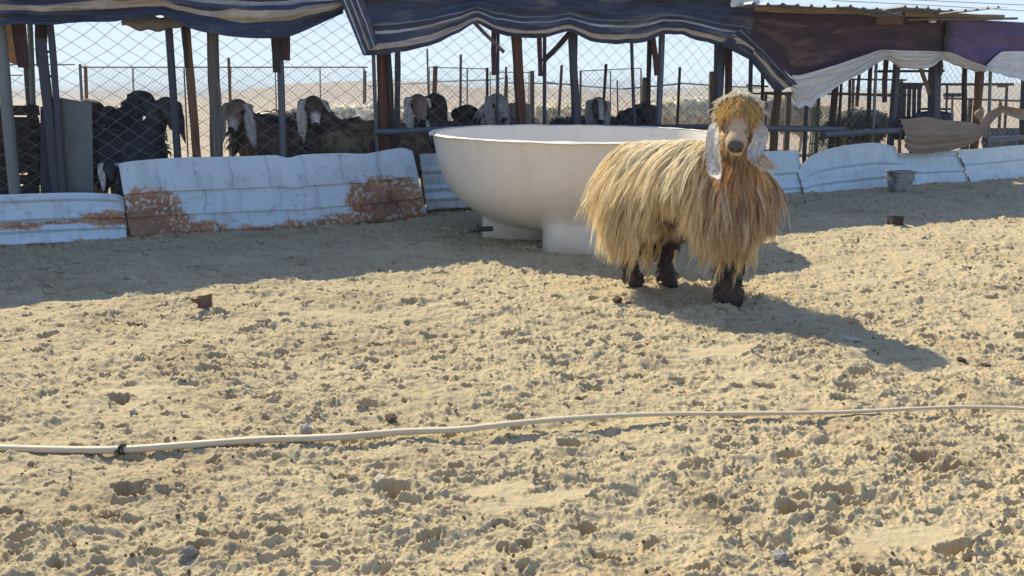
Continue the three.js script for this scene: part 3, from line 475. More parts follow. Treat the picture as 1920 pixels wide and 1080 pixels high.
function ribPanel(label, top, bot, off, ribs, t, o = {}) { // top and bottom edges in pixels; ribs at fractions of its height
  const x0 = top[0][0], x1 = top[top.length - 1][0], b0 = bot[0][0], b1 = bot[bot.length - 1][0], c = fp((b0 + b1) / 2, interp(bot, (b0 + b1) / 2), off);
  const g = slab(o.nu || 70, 46, (u, v) => {
    const xa = lerp(x0, x1, u), xb = lerp(b0, b1, u), T = fp(xa, interp(top, xa), off), B = fp(xb, interp(bot, xb), off); if (o.sink !== 0) B[1] -= 0.03;
    let r = 0; for (const k of ribs) { const d = (v - k) / 0.035; r += 0.022 * Math.exp(-d * d) - 0.008 * Math.exp(-Math.pow((v - k - 0.07) / 0.03, 2)); }
    const s = lerp(T[0], B[0], v), lean = (o.lean === undefined ? -0.08 : o.lean) * (1 - v);
    return [s - c[0], lerp(T[1], B[1], v), r + lean + 0.015 * n2(s * 2.2, v * 1.5, 5 + c[0]) + 0.006 * n2(s * 7, v * 5, 3)];
  }, 0.003, (u, v) => [u, 1 - v]);
  return solo('metal_panel', g, mat(1, 1, 1, 0.5, { map: t, ...bumpPaint }), label, 'panel', fw(c[0], 0, off), FA, undefined);
}
ribPanel('rust speckled low white metal panel at the left edge below the slatted pallet', [[-260, 378], [0, 367], [130, 363], [220, 366], [232, 372]], [[-260, 480], [0, 463], [130, 455], [238, 448]], 0.06, [0.1, 0.45, 0.66, 0.9], rustTex(11, [[0.5, -0.06, 1.3, 0.2], [0.6, 0.42, 0.14, 0.12, 0.75], [0.95, 0.5, 0.16, 0.2, 0.8], [0.78, 0.45, 0.2, 0.06, 0.85]], 0.6));
ribPanel('short blue white metal panel standing behind the left end of the tub', [[783, 288], [900, 284], [1100, 285]], [[800, 388], [900, 382], [1100, 372]], -0.2, [0.3, 0.62, 0.8], rustTex(23, [[0.2, -0.1, 0.6, 0.2, 0.6]], 0.5), { lean: 0.05 });
ribPanel('white ribbed metal panel directly right of the long haired goat', [[1150, 290], [1400, 286], [1501, 282]], [[1150, 382], [1400, 366], [1518, 354]], 0.05, [0.5, 0.86], plain);
ribPanel('long white metal panel with a curved upper edge behind the grey bucket', [[1503, 322], [1512, 308], [1530, 292], [1560, 280], [1610, 271], [1650, 268], [1689, 275]], [[1508, 360], [1530, 358], [1600, 353], [1696, 343]], 0.1, [0.42, 0.75], plain);
ribPanel('short flat white metal panel beneath the spread tan sack', [[1691, 288], [1740, 287], [1803, 283]], [[1694, 343], [1750, 341], [1818, 337]], 0.07, [0.1, 0.6], plain);
ribPanel('white ribbed metal panel at the right edge of the yard', [[1804, 281], [1850, 279], [1900, 274], [2080, 262]], [[1822, 340], [1870, 334], [1920, 328], [2080, 312]], 0.11, [0.42], plain);
{ // the long panel of tile-shaped plates, three courses, rust at both ends
  const top = [[222, 308], [250, 303], [330, 297], [460, 294], [520, 292], [543, 297], [570, 291], [640, 288], [690, 289], [735, 281], [760, 278], [779, 284]], bot = [[246, 447], [330, 443], [430, 438], [560, 431], [665, 423], [730, 415], [802, 406]], off = 0.08, base = fp(500, 434, off);
  const t = rustTex(31, [[0.04, 0.22, 0.20, 0.46, 1.25], [0.20, 0.02, 0.16, 0.24], [0.5, -0.04, 0.75, 0.17], [0.87, 0.26, 0.16, 0.46, 1.25], [0.78, 0.03, 0.34, 0.22]], 1);
  const m = mat(1, 1, 1, 0.5, { map: t, ...bumpPaint });
  const lp = thing('tiled_metal_panel', 'long blue white panel of tile shaped metal plates with rust at both ends', 'panel', fw(base[0], 0, off), FA);
  const pt = (u, v) => { const xa = lerp(222, 779, u), xb = lerp(246, 802, u), T = fp(xa, interp(top, xa), off), B = fp(xb, interp(bot, xb), off); return [lerp(T[0], B[0], v) - base[0], lerp(T[1], B[1] - 0.02, v), -0.10 * (1 - v) + 0.02 * n2(u * 5, v * 2, 8)]; };
  const rows = [0, 0.4, 0.695, 1], NC = 8;
  for (let r = 0; r < 3; r++) for (let c = 0; c < NC; c++) {
    const sh = r * 0.018, u0 = clamp(c / NC + sh + 0.012 * (hsh(c, r, 5) - 0.5) * (c > 0), 0, 1), u1 = c === NC - 1 ? 1 : (c + 1) / NC + sh + 0.012 * (hsh(c + 1, r, 5) - 0.5), uu0 = c === 0 ? 0 : u0, wav = 0.006 * (hsh(c, r, 9) - 0.3), tl = 0.010 * (hsh(c, r, 12) - 0.4);
    const g = slab(14, 12, (a, b) => {
      const curve = r === 2 ? 0.02 * b * b : r === 1 ? 0.006 * Math.sin(b * 5) : 0.003 * Math.sin(b * 9 + c), edge = q => (q <= 0.001 || q >= 0.999 ? 0 : curve);
      const u = lerp(uu0 + edge(uu0), u1 + edge(u1) + (c < NC - 1 ? 0.005 : 0), a), v = lerp(rows[r] - (r ? 0.012 : 0), rows[r + 1], b), q = pt(clamp(u, 0, 1), v);
      q[2] += 0.004 + 0.020 * b * (r < 2 ? 1 : 0.5) + 0.008 * Math.sin(a * Math.PI) + wav * b + tl * (a - 0.5) - 0.010 * sst(0.88, 1, a) + 0.006 * sst(0.1, 0, a) - (r === 2 ? 0.03 * sst(0.7, 1, b) : 0);
      if (r === 0) { q[2] += 0.008 * Math.exp(-Math.pow((a - 0.85) / 0.06, 2)) * (1 - sst(0, 0.4, b)) * (hsh(c, 3, 3) > 0.3 ? 1 : -1); }
      return q;
    }, 0.003, (a, b) => [lerp(uu0, u1, a), 1 - lerp(rows[r], rows[r + 1], b)]);
    part('plate', g, m, lp);
  }
}

// ------------------------------------------------------------ the big white tub
{
  const C = [0.55, -7.08], ROT = -0.17, A = 1.25, Bb = 0.99, N = 2.2;
  const tub = thing('water_tub', 'large cream white fibreglass tub on moulded feet behind the long haired goat', 'tub', [C[0], 0, C[1]], ROT);
  const rimH = (x, z) => 0.932 - 0.028 * z / Bb - 0.012 * x / A;
  const ring = (t, s) => { const c = Math.cos(t), q = Math.sin(t), k = Math.pow(Math.pow(Math.abs(c), N) + Math.pow(Math.abs(q), N), -1 / N); return [A * k * c * s, Bb * k * q * s]; };
  const prof = h => (1 - 0.12 * (1 - h)) * Math.sqrt(Math.max(0, 1 - Math.pow(1 - h, 3.8)));
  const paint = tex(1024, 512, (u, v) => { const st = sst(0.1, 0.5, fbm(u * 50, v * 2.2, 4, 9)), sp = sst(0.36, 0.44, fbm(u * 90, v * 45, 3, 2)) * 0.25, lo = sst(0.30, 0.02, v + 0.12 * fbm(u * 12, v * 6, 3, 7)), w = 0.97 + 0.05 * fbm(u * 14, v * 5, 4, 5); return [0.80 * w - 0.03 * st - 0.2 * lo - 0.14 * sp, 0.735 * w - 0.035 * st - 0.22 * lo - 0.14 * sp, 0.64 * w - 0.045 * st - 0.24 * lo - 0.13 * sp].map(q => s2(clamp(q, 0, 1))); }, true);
  const pm = mat(1, 1, 1, 0.32, { map: paint, bumpMap: grain, bumpScale: 0.0008 });
  const toL = (wx, wz) => { const x = wx - C[0], z = wz - C[1], c = Math.cos(ROT), s = Math.sin(ROT); return [x * c - z * s, x * s + z * c]; };
  // feet moulded out of the bowl: where a foot stands the wall runs straight down to the ground
  const lobes = [[[0.34, -6.27], [0.80, -6.42]], [[-0.30, -7.24], [-0.19, -7.03]], [[1.40, -7.0], [1.42, -7.35]], [[0.3, -7.9], [0.8, -7.95]]].map(q => { const a = q.map(p => { const [x, z] = toL(...p); return [Math.atan2(z / Bb, x / A), Math.pow(Math.pow(Math.abs(x) / A, N) + Math.pow(Math.abs(z) / Bb, N), 1 / N)]; }); let d = a[1][0] - a[0][0]; d = Math.atan2(Math.sin(d), Math.cos(d)); return { c: a[0][0] + d / 2, w: Math.abs(d) / 2, s: (a[0][1] + a[1][1]) / 2 }; });
  const footS = t => { let f = 0; for (const l of lobes) { const sd = Math.atan2(Math.sin(t - l.c), Math.cos(t - l.c)), d = Math.abs(sd), soft = l === lobes[0] && sd > 0 ? 0.62 : 0.24; f = Math.max(f, l.s * (1 - sst(l.w - 0.04, l.w + soft, d)) / Math.cos(Math.min(d, 0.5))); } return f; };
  const wallS = (h, t) => { const b = h <= 0.11 ? 0.02 : prof((h - 0.11) / 0.89), f = footS(t) * (1 + 0.05 * (0.3 - h)), k = 0.10, q = Math.max(0, k - Math.abs(b - f)); return Math.max(b, f) + (f > 0.05 ? q * q / (4 * k) : 0); };
  const shell = (sc, inner) => sheet(360, 60, (u, v) => { const h = Math.pow(1 - v, 1.25), t = u * 6.28319, s = inner ? Math.max(0.02, prof(clamp((h - 0.1) / 0.9, 0, 1))) * sc : wallS(h, t), [x, z] = ring(t, s); const top = rimH(...ring(t, 1)); return [x + 0.004 * n2(u * 14, v * 4, 3), lerp(inner ? 0.03 : -0.04, top, h), z + 0.004 * n2(u * 17, v * 5, 6)]; }, (u, v) => [u * 2, 1 - v]);
  part('bowl', join([shell(1, false), shell(0.982, true)]), pm, tub);
  const lip = sheet(220, 10, (u, v) => { const t = u * 6.28319, a = v * 6.28319, w = 0.022 + 0.010 * n2(u * 60, 2, 4) + 0.008 * n2(u * 170, 5, 2), [x, z] = ring(t, 1), L = Math.hypot(x, z); const o = Math.cos(a) * w + 0.010; return [x + x / L * o, rimH(x, z) + 0.004 + Math.sin(a) * (0.007 + 0.003 * n2(u * 90, 3, 8)) - (Math.cos(a) > 0.3 ? 0.006 * (1 + n2(u * 50, 1, 3)) : 0), z + z / L * o]; });
  part('rim', lip, mat(0.74, 0.71, 0.64, 0.45, { bumpMap: grain, bumpScale: 0.002 }), tub);
  const tp = gnd(905, 427, 0.16), [tx, tz] = toL(tp[0], tp[2] + 0.0);
  const tap = part('tap', join([bar([tx + 0.08, 0.15, tz - 0.03], [tx - 0.03, 0.15, tz + 0.02], 0.045, 0.045, true, 0.02, 3), bar([tx - 0.02, 0.15, tz + 0.02], [tx - 0.10, 0.135, tz + 0.05], 0.028, 0.028, true, 0.02, 5), bar([tx - 0.035, 0.12, tz + 0.02], [tx - 0.035, 0.19, tz + 0.03], 0.02, 0.02, true, 0.02, 7)]), mat(0.03, 0.03, 0.035, 0.5), tub, 'black drain tap at the foot');
}

// ------------------------------------------------------------ the long haired goat
{
  const O = [1.13, 0, -4.93], TH = -0.77;
  const body = [ // local frame: x forward, z towards the camera
    [[-0.36, 0.80, 0], [-0.05, 0.81, 0], 0.145, 0.15], [[-0.05, 0.81, 0], [0.22, 0.80, 0], 0.15, 0.15], [[-0.28, 0.68, 0], [0.22, 0.66, 0], 0.14, 0.155], [[-0.38, 0.87, 0], [0.20, 0.875, 0], 0.085, 0.09], [[-0.40, 0.66, 0.06], [-0.30, 0.5, 0.09], 0.15, 0.10], [[-0.40, 0.66, -0.06], [-0.22, 0.5, -0.10], 0.15, 0.10],
    [[0.24, 0.70, 0], [0.33, 0.66, 0.01], 0.16, 0.13], [[0.26, 0.80, 0], [0.30, 1.02, 0.05], 0.15, 0.085], [[0.30, 0.76, 0.02], [0.32, 0.98, 0.08], 0.11, 0.07],
    [[-0.46, 0.86, 0], [-0.52, 0.92, 0], 0.035, 0.022], [[-0.52, 0.92, 0], [-0.56, 0.88, 0], 0.022, 0.014],
    // hind legs: stifle forward, hock back, shank down
    [[-0.33, 0.56, 0.09], [-0.26, 0.40, 0.10], 0.11, 0.075], [[-0.26, 0.40, 0.10], [-0.40, 0.27, 0.09], 0.07, 0.043], [[-0.40, 0.27, 0.09], [-0.37, 0.07, 0.08], 0.040, 0.036], [[-0.37, 0.07, 0.08], [-0.34, 0.025, 0.08], 0.038, 0.036],
    [[-0.25, 0.56, -0.10], [-0.15, 0.40, -0.10], 0.11, 0.075], [[-0.15, 0.40, -0.10], [-0.27, 0.27, -0.10], 0.07, 0.043], [[-0.27, 0.27, -0.10], [-0.22, 0.07, -0.10], 0.040, 0.036], [[-0.22, 0.07, -0.10], [-0.18, 0.025, -0.10], 0.038, 0.036],
    // front legs
    [[0.24, 0.60, 0.08], [0.27, 0.42, 0.065], 0.10, 0.065], [[0.27, 0.42, 0.065], [0.29, 0.25, 0.055], 0.06, 0.048], [[0.29, 0.25, 0.055], [0.29, 0.07, 0.055], 0.044, 0.040], [[0.29, 0.07, 0.055], [0.325, 0.025, 0.06], 0.042, 0.040],
    [[0.25, 0.60, -0.06], [0.27, 0.42, -0.035], 0.10, 0.065], [[0.27, 0.42, -0.035], [0.29, 0.25, -0.02], 0.06, 0.048], [[0.29, 0.25, -0.02], [0.30, 0.07, -0.015], 0.044, 0.040], [[0.30, 0.07, -0.015], [0.335, 0.025, -0.012], 0.042, 0.040],
  ].map(b => { b[4] = b[4] || 0.06; return b; });
  const F = field(body);
  const skinCol = (x, y, z) => { const d = sst(0.42, 0.30, y), n = 0.85 + 0.3 * n3(x * 22, y * 22, z * 22, 4), hoof = sst(0.05, 0.035, y); return [lerp(lerp(0.82, 0.075, d), 0.025, hoof) * n, lerp(lerp(0.66, 0.046, d), 0.02, hoof) * n, lerp(lerp(0.42, 0.034, d), 0.018, hoof) * n]; };
  const bodyG = nets(F, 0.012, skinCol);
  // head in its own frame: x out of the face, y up, z to its left; then turned and tipped on to the neck
  const head = field([
    [[0, 0.01, 0], [0.05, 0.02, 0], 0.072, 0.074, 0.05], [[0.05, 0.035, 0], [0.13, 0.028, 0], 0.062, 0.052, 0.05], [[0.13, 0.022, 0], [0.225, -0.012, 0], 0.050, 0.040, 0.04], [[0.225, -0.014, 0.014], [0.25, -0.026, 0.018], 0.029, 0.026, 0.03], [[0.225, -0.014, -0.014], [0.25, -0.026, -0.018], 0.029, 0.026, 0.03],
    [[0.03, -0.05, 0], [0.14, -0.055, 0], 0.052, 0.034, 0.05], [[0.14, -0.055, 0], [0.225, -0.060, 0], 0.034, 0.027, 0.03], [[0.22, -0.060, 0.008], [0.236, -0.060, -0.008], 0.026, 0.026, 0.02], [[0.05, 0.01, 0.055], [0.08, 0.0, 0.048], 0.03, 0.025, 0.04], [[0.05, 0.01, -0.055], [0.08, 0.0, -0.048], 0.03, 0.025, 0.04],
    [[-0.02, -0.04, 0], [-0.06, -0.13, 0], 0.075, 0.08, 0.06], [[0.0, 0.03, 0.075], [-0.01, 0.02, 0.10], 0.022, 0.018, 0.03], [[0.0, 0.03, -0.075], [-0.01, 0.02, -0.10], 0.022, 0.018, 0.03],
  ]);
  const Hf = (x, y, z) => { // nostrils and the mouth line pressed in
    let d = head(x, y, z); for (const s of [-1, 1]) { const q = Math.hypot((x - 0.268) * 0.8, (y + 0.028) * 1.3, z - s * 0.017) - 0.012; d = Math.max(d, -q); const e = Math.hypot(x - 0.108, (y - 0.022) * 1.4, z - s * 0.062) - 0.014; d = Math.max(d, -e); }
    const m = Math.max(Math.abs(y + 0.0425 - 0.02 * (0.25 - x)) - 0.0036, 0.175 - x); return Math.max(d, -m); };
  Hf.grad = (x, y, z) => { const e = 0.003; return V(Hf(x + e, y, z) - Hf(x - e, y, z), Hf(x, y + e, z) - Hf(x, y - e, z), Hf(x, y, z + e) - Hf(x, y, z - e)).normalize(); };
  const HC = (x, y, z) => {
    const n = 0.92 + 0.16 * n3(x * 60, y * 60, z * 60, 3), nose = sst(0.040, 0.026, Math.hypot((x - 0.270), (y + 0.012) * 1.1, z * 0.85)), br = sst(0.12, 0.2, x) * (1 - nose), side = sst(0.03, 0.05, Math.abs(z)) * sst(0.2, 0.1, x), lip = sst(0.006, 0.002, Math.abs(y + 0.0425 - 0.02 * (0.25 - x))) * sst(0.17, 0.19, x);
    const er = sst(0.034, 0.014, Math.hypot(x - 0.108, (y - 0.02) * 0.9, Math.abs(z) - 0.058)); let c = [0.46, 0.30, 0.16]; c = c.map((q, i) => lerp(q, [0.50, 0.36, 0.235][i], br)); c = c.map((q, i) => lerp(q, [0.09, 0.05, 0.035][i], er)); c = c.map((q, i) => lerp(q, [0.4, 0.27, 0.15][i], side)); c = c.map((q, i) => lerp(q, [0.085, 0.078, 0.077][i], nose)); c = c.map((q, i) => lerp(q, [0.10, 0.05, 0.04][i], lip)); return c.map(q => q * n);
  };
  let headG = nets(Hf, 0.0042, HC, head.box());
  const S = 1.14, HM = new THREE.Matrix4().compose(V(0.33, 1.155, 0.105), new THREE.Quaternion().setFromEuler(new THREE.Euler(0, -1.09, -0.55, 'YXZ')), V(S, S, S));
  // long pale ears: the one at the left of the picture curls at its tip, the other flips outwards
  const earC = (t, u, side) => { const n = 0.9 + 0.25 * n2(u * 5, t * 26, 3), tip = sst(0.72, 0.86, t), e = sst(0.8, 1, Math.abs(u)); return [lerp(0.70, 0.76, tip) * n * (1 - 0.2 * e), lerp(0.65, 0.68, tip) * n * (1 - 0.3 * e), lerp(0.58, 0.58, tip) * n * (1 - 0.35 * e)]; };
  const earC2 = (t, u, side) => { const n = 0.9 + 0.25 * n2(u * 5, t * 26, 7), tip = sst(0.62, 0.74, t); return [lerp(0.66, 0.45, tip) * n, lerp(0.61, 0.32, tip) * n, lerp(0.55, 0.20, tip) * n]; };
  // placed in the goat's frame, where right of picture is about +x and towards the camera +z
  const E = (r, y, f) => { const fx = Math.cos(1.09), fz = Math.sin(1.09); return [0.33 + fz * r + fx * f, y, 0.105 - fx * r + fz * f]; }; // r: right in the picture, f: out of the face
  const acr = (r, f, y = 0) => { const a = E(r, y, f); return [a[0] - 0.33, y, a[2] - 0.105]; };
  const ear1 = ear([E(-0.075, 1.125, 0.02), E(-0.112, 1.095, 0.06), E(-0.126, 1.03, 0.10), E(-0.122, 0.955, 0.13), E(-0.110, 0.885, 0.15), E(-0.092, 0.830, 0.175), E(-0.078, 0.795, 0.21)], [0.018, 0.028, 0.039, 0.042, 0.043, 0.046, 0.050, 0.046, 0.030, 0.006], acr(0.85, 0.5), 0.45, earC);
  const ear2 = ear([E(0.075, 1.125, 0.02), E(0.112, 1.09, 0.05), E(0.124, 1.03, 0.09), E(0.112, 0.965, 0.12), E(0.108, 0.925, 0.16), E(0.150, 0.895, 0.19), E(0.225, 0.865, 0.17)], [0.020, 0.030, 0.040, 0.043, 0.044, 0.044, 0.034, 0.004], acr(0.8, -0.35, 0.4), 0.45, earC2);
  const earS = surfacePoints(join([ear1.clone(), ear2.clone()]), RNG(40));
  headG = headG.applyMatrix4(HM);
  const goat = thing('long_haired_goat', 'big cream and golden goat with long shaggy coat standing beside the white tub', 'goat', O, TH);
  part('body', join([bodyG, headG, ear1, ear2]), skin(), goat);
  const eyeP = [1, -1].map(s => V(0.104, 0.022, s * 0.060).applyMatrix4(HM));
  for (const e of eyeP) part('eye', new THREE.SphereGeometry(0.013, 16, 12).translate(e.x, e.y, e.z), mat(0.012, 0.009, 0.006, 0.12), goat);
  // coat
  const H = new Hair(5), leg = new Hair(6), rg = RNG(12), sp = surfacePoints(bodyG, rg);
  const cream = [0.97, 0.85, 0.56], white = [0.97, 0.91, 0.74], gold = [0.95, 0.73, 0.35], rust = [0.52, 0.29, 0.15], plum = [0.33, 0.20, 0.155], dull = [0.78, 0.70, 0.50];
  const mixc = (a, b, t) => a.map((q, i) => lerp(q, b[i], clamp(t, 0, 1)));
  let made = 0;
  for (let k = 0; made < 3500 && k < 16000; k++) {
    const [P, Nn] = sp(); const y = P.y, x = P.x, z = P.z; if (y < 0.42 || y > 1.06) continue;
    if (z < -0.06 && rg() < 0.5) continue;
    if (y < 0.55 && rg() < 0.35) continue;
    const chest = sst(0.20, 0.34, x), rear = sst(-0.30, -0.44, x), topb = sst(0.80, 0.92, y) * (1 - chest), neck = sst(0.84, 0.93, y) * sst(0.12, 0.24, x), hind = sst(-0.12, -0.30, x);
    if (neck > 0.6 && rg() < 0.4) continue;
    const side = Math.sign(z) || 1; const comb = V(0, 0, 0); if (Nn.y > 0.55 && neck < 0.5) comb.set(-0.10 + 0.16 * (rg() - 0.5), 0, side * 0.55); else comb.set(lerp(-0.10, 0.02, chest) + 0.10 * rear + 0.25 * (rg() - 0.5), 0, side * 0.04);
    const floor = lerp(lerp(0.38 + 0.12 * sst(-0.22, -0.10, x), 0.14 + 0.2 * sst(-0.40, -0.5, x), hind), 0.22 + 0.26 * sst(0.02, -0.12, z - 0.25 * (x - 0.3)) + 0.12 * sst(0.36, 0.46, x), sst(0.1, 0.25, x)) + 0.13 * Math.pow(rg(), 1.5) + 0.05 * n3(x * 9, 1, z * 9, 4);
    let len = lerp(0.30, 0.58, rg()) + 0.08 * hind * rg(); len = Math.min(len, y - floor + 0.10 * topb); if (neck > 0.2) len = lerp(0.26, 0.10, neck) + 0.05 * rg(); if (len < 0.08) { if (rg() < 0.5) continue; len = 0.08; }
    const lf = Math.pow(rg(), 1.3), lay = (0.003 + 0.034 * lf) * (1 - 0.75 * neck); const [pts, nor] = grow(F, P, Nn, len, 9, { out: 0.42 - 0.2 * neck - 0.15 * rear, fall: 0.95, comb, jit: 0.34, lay, ph: rg() * 40 });
    let c = mixc(cream, white, topb * 0.9 + 0.5 * (rg() - 0.5)); const patch = n3(x * 4.5 + 3, y * 2.5, z * 4.5, 9);
    c = mixc(c, gold, 0.20 * sst(0.80, 0.45, y) + 0.45 * rear + 0.35 * (rg() - 0.5)); const fr = chest * sst(-0.06, 0.10, z + (x - 0.2) * 0.7);
    c = mixc(c, rust, fr * (0.5 + 0.5 * rg())); if (x < -0.15 && x > -0.44 && y < 0.82) c = mixc(c, plum, 0.95 * sst(-0.25, 0.25, patch + 0.7 * (rg() - 0.5))); else if (y < 0.72) c = mixc(c, plum, 0.6 * sst(0.05, 0.5, patch + 0.6 * (rg() - 0.5)));
    const q = rg(); if (q < 0.15 && y < 0.88) c = mixc(c, plum, 0.75); else if (q < 0.26) c = mixc(c, dull, 0.75); else if (q > 0.82) c = mixc(c, white, 0.5);
    c = mixc(mixc([0.70, 0.55, 0.34], c, 0.4), c, sst(-0.05, 0.30, lf) * 0.9 + 0.1 * topb); const tipc = mixc(c, rg() < 0.6 ? cream : gold, 0.55 * sst(0.0, 0.25, lf) * (1 - 0.75 * fr));  // inner locks pulled to a darker undercoat tan, depth shading put into colour
    H.lock(pts, nor, { strands: 10, spread: 0.016, width: 0.0052, col: c.map(v => v * 0.95), tip: tipc, frizz: 0.007, close: 0.93 }); made++;  // roots slightly darker than tips, part of the painted depth
  }
  // tail tuft
  for (let k = 0; k < 130; k++) { const P = V(-0.52 + 0.06 * (rg() - 0.5), 0.86 + 0.06 * rg(), 0.05 * (rg() - 0.5)), Nn = V(-0.6, 0.2, rg() - 0.5).normalize(); const [pts, nor] = grow(F, P, Nn, 0.26 + 0.24 * rg(), 8, { out: 0.15, fall: 1.3, comb: V(0.02, 0, 0.3 * (rg() - 0.4)), jit: 0.3, lay: 0.008, ph: rg() * 40 }); H.lock(pts, nor, { strands: 8, spread: 0.013, width: 0.0046, col: mixc(gold, rust, 0.5 * rg()), tip: mixc(gold, cream, rg()), frizz: 0.008, close: 0.9 }); }
  // skirts over the legs
  for (let k = 0; k < 2600; k++) {
    const [P, Nn] = sp(); if (P.y > 0.56 || P.y < 0.05) { continue; } const hind = P.x < 0; const low = P.y < (hind ? 0.30 : 0.34); if (!low && (rg() < 0.45 || (P.x > -0.24 && P.x < 0.16))) continue; const lenq = low ? 0.03 + 0.03 * rg() : 0.14 + 0.14 * rg();
    const [pts, nor] = grow(F, P, Nn, lenq, 6, { out: 0.7, fall: 0.9, comb: V(-0.1, 0, 0), jit: 0.3, lay: low ? 0.003 + 0.005 * rg() : 0.006 + 0.012 * rg(), ph: rg() * 40 });
    if (low) leg.lock(pts, nor, { strands: 14, spread: 0.018, width: 0.0045, col: mixc([0.095, 0.058, 0.042], plum, 0.4 * rg()), tip: [0.055, 0.036, 0.028] }); else H.lock(pts, nor, { strands: 9, spread: 0.016, width: 0.005, col: mixc(mixc(gold, plum, 0.6 * rg()), rust, 0.2), tip: mixc(gold, cream, rg()), close: 0.9 });
  }
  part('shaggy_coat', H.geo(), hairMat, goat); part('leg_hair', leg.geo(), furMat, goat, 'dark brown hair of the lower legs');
  // hair of the head: pale cap, golden fringe over the eyes, short face hair, beard under the jaw
  const inv = HM.clone().invert(), tv = V(), hf = (x, y, z) => { tv.set(x, y, z).applyMatrix4(inv); return head(tv.x, tv.y, tv.z) * S; };
  hf.grad = (x, y, z) => { const e = 0.004; return V(hf(x + e, y, z) - hf(x - e, y, z), hf(x, y + e, z) - hf(x, y - e, z), hf(x, y, z + e) - hf(x, y, z - e)).normalize(); };
  const cap = new Hair(8), fringe = new Hair(9), hs = surfacePoints(headG, rg), face = V(...acr(0, 1)), rt = V(...acr(1, 0));
  for (let k = 0, m = 0; k < 9000 && m < 2300; k++) {
    const [P, Nn] = hs(); const q = P.clone().applyMatrix4(inv), az = Math.abs(q.z); if (az > 0.095 || q.x > 0.215 || q.y < -0.07) continue; m++;
    const isC = q.x < 0.025 && q.y > -0.02, isF = !isC && q.x < 0.138 && az < 0.074 && q.y > (q.x > 0.1 ? 0.016 : 0.004), lr = Math.sign(q.z) * (az > 0.02 ? 0.5 : 0.2);
    if (!isC && !isF && (az < 0.036 || rg() < 0.4)) continue;
    if (Math.hypot(q.x - 0.108, (q.y - 0.018) * 0.9, az - 0.058) < 0.021) continue;
    const L = isF ? lerp(0.07, 0.035, sst(0.08, 0.135, q.x)) + 0.03 * rg() : isC ? 0.035 + 0.05 * rg() : 0.010 + 0.010 * rg();
    const [pts, nor] = grow(hf, P, Nn, L, 6, { out: isC ? 1.0 : 0.45, fall: isF ? 1.1 : 0.45, comb: isC ? face.clone().multiplyScalar(0.35).addScaledVector(rt, -0.4 * lr) : rt.clone().multiplyScalar(-0.2 * lr), jit: 0.5, lay: isF ? 0.004 + 0.016 * rg() : isC ? 0.004 + 0.014 * rg() : 0.002, ph: rg() * 30 });
    const sideTuft = az > 0.055; const c = isC ? mixc(mixc([0.80, 0.74, 0.60], [0.72, 0.60, 0.40], rg()), sideTuft ? [0.3, 0.2, 0.13] : [0.5, 0.44, 0.34], (sideTuft ? 0.8 : 0.5) * rg()) : isF ? mixc([0.74, 0.50, 0.17], [0.46, 0.27, 0.10], rg() * 0.8) : mixc(mixc([0.50, 0.34, 0.2], [0.62, 0.48, 0.37], sst(0.11, 0.17, q.x)), rust, 0.35 * rg()).map(v => v * (1 - 0.75 * sst(0.034, 0.016, Math.hypot(q.x - 0.112, (q.y - 0.015) * 0.9, az - 0.056))));
    (isF ? fringe : cap).lock(pts, nor, { strands: isF ? 11 : 8, spread: 0.009, width: 0.0030, col: c, tip: isF ? [0.66, 0.44, 0.15] : isC ? mixc(c, white, 0.4) : c, frizz: 0.004, close: 0.6 });
  }
  const free = () => 1; free.grad = () => V(0, 1, 0); for (let k = 0; k < 900; k++) { const [P, Nn] = earS(); const [pts, nor] = grow(free, P, Nn, 0.010 + 0.016 * rg(), 4, { out: 0.16, fall: 1, comb: V(0, 0, 0), jit: 0.12, lay: 0, ph: rg() * 30 }); const g = 0.75 + 0.4 * rg(); const c = (rg() < 0.12 ? [0.56, 0.46, 0.36] : [0.76, 0.72, 0.65]).map(v => v * g); cap.lock(pts, nor, { strands: 5, spread: 0.007, width: 0.0022, col: c, tip: c, frizz: 0.002, close: 0.4 }); }
  part('fringe', fringe.geo(), furMat, goat, 'golden fringe hanging over the eyes'); part('head_hair', cap.geo(), furMat, goat, 'pale cap of hair on the head');
  const bd = new Hair(10); for (let k = 0; k < 520; k++) { const t = rg(), a = (rg() - 0.5) * 2.6, P = V(0.31 + 0.03 * t, lerp(0.93, 0.72, t), 0.07 - 0.04 * t), Nn = face.clone().multiplyScalar(Math.cos(a)).addScaledVector(rt, Math.sin(a)).normalize(); let dd = F(P.x, P.y, P.z); for (let i = 0; i < 8 && dd < 0; i++) { P.addScaledVector(Nn, -dd + 0.002); dd = F(P.x, P.y, P.z); } const [pts, nor] = grow(F, P, Nn, 0.22 + 0.16 * rg(), 8, { out: 0.4, fall: 0.95, comb: V(0, 0, 0), jit: 0.3, lay: 0.006 + 0.03 * rg(), ph: rg() * 40 });
    const c = mixc(mixc(rust, [0.62, 0.37, 0.2], rg()), gold, Math.abs(a) > 0.9 ? 0.6 : 0.15 * rg()); bd.lock(pts, nor, { strands: 10, spread: 0.016, width: 0.0046, col: c, tip: mixc(c, gold, 0.28), frizz: 0.008, close: 0.92 }); }
  part('chest_mane', bd.geo(), hairMat, goat, 'reddish brown mane on the chest');
}

// ------------------------------------------------------------ goats and sheep of the pens
const facing = (a) => -a * Math.PI / 180;
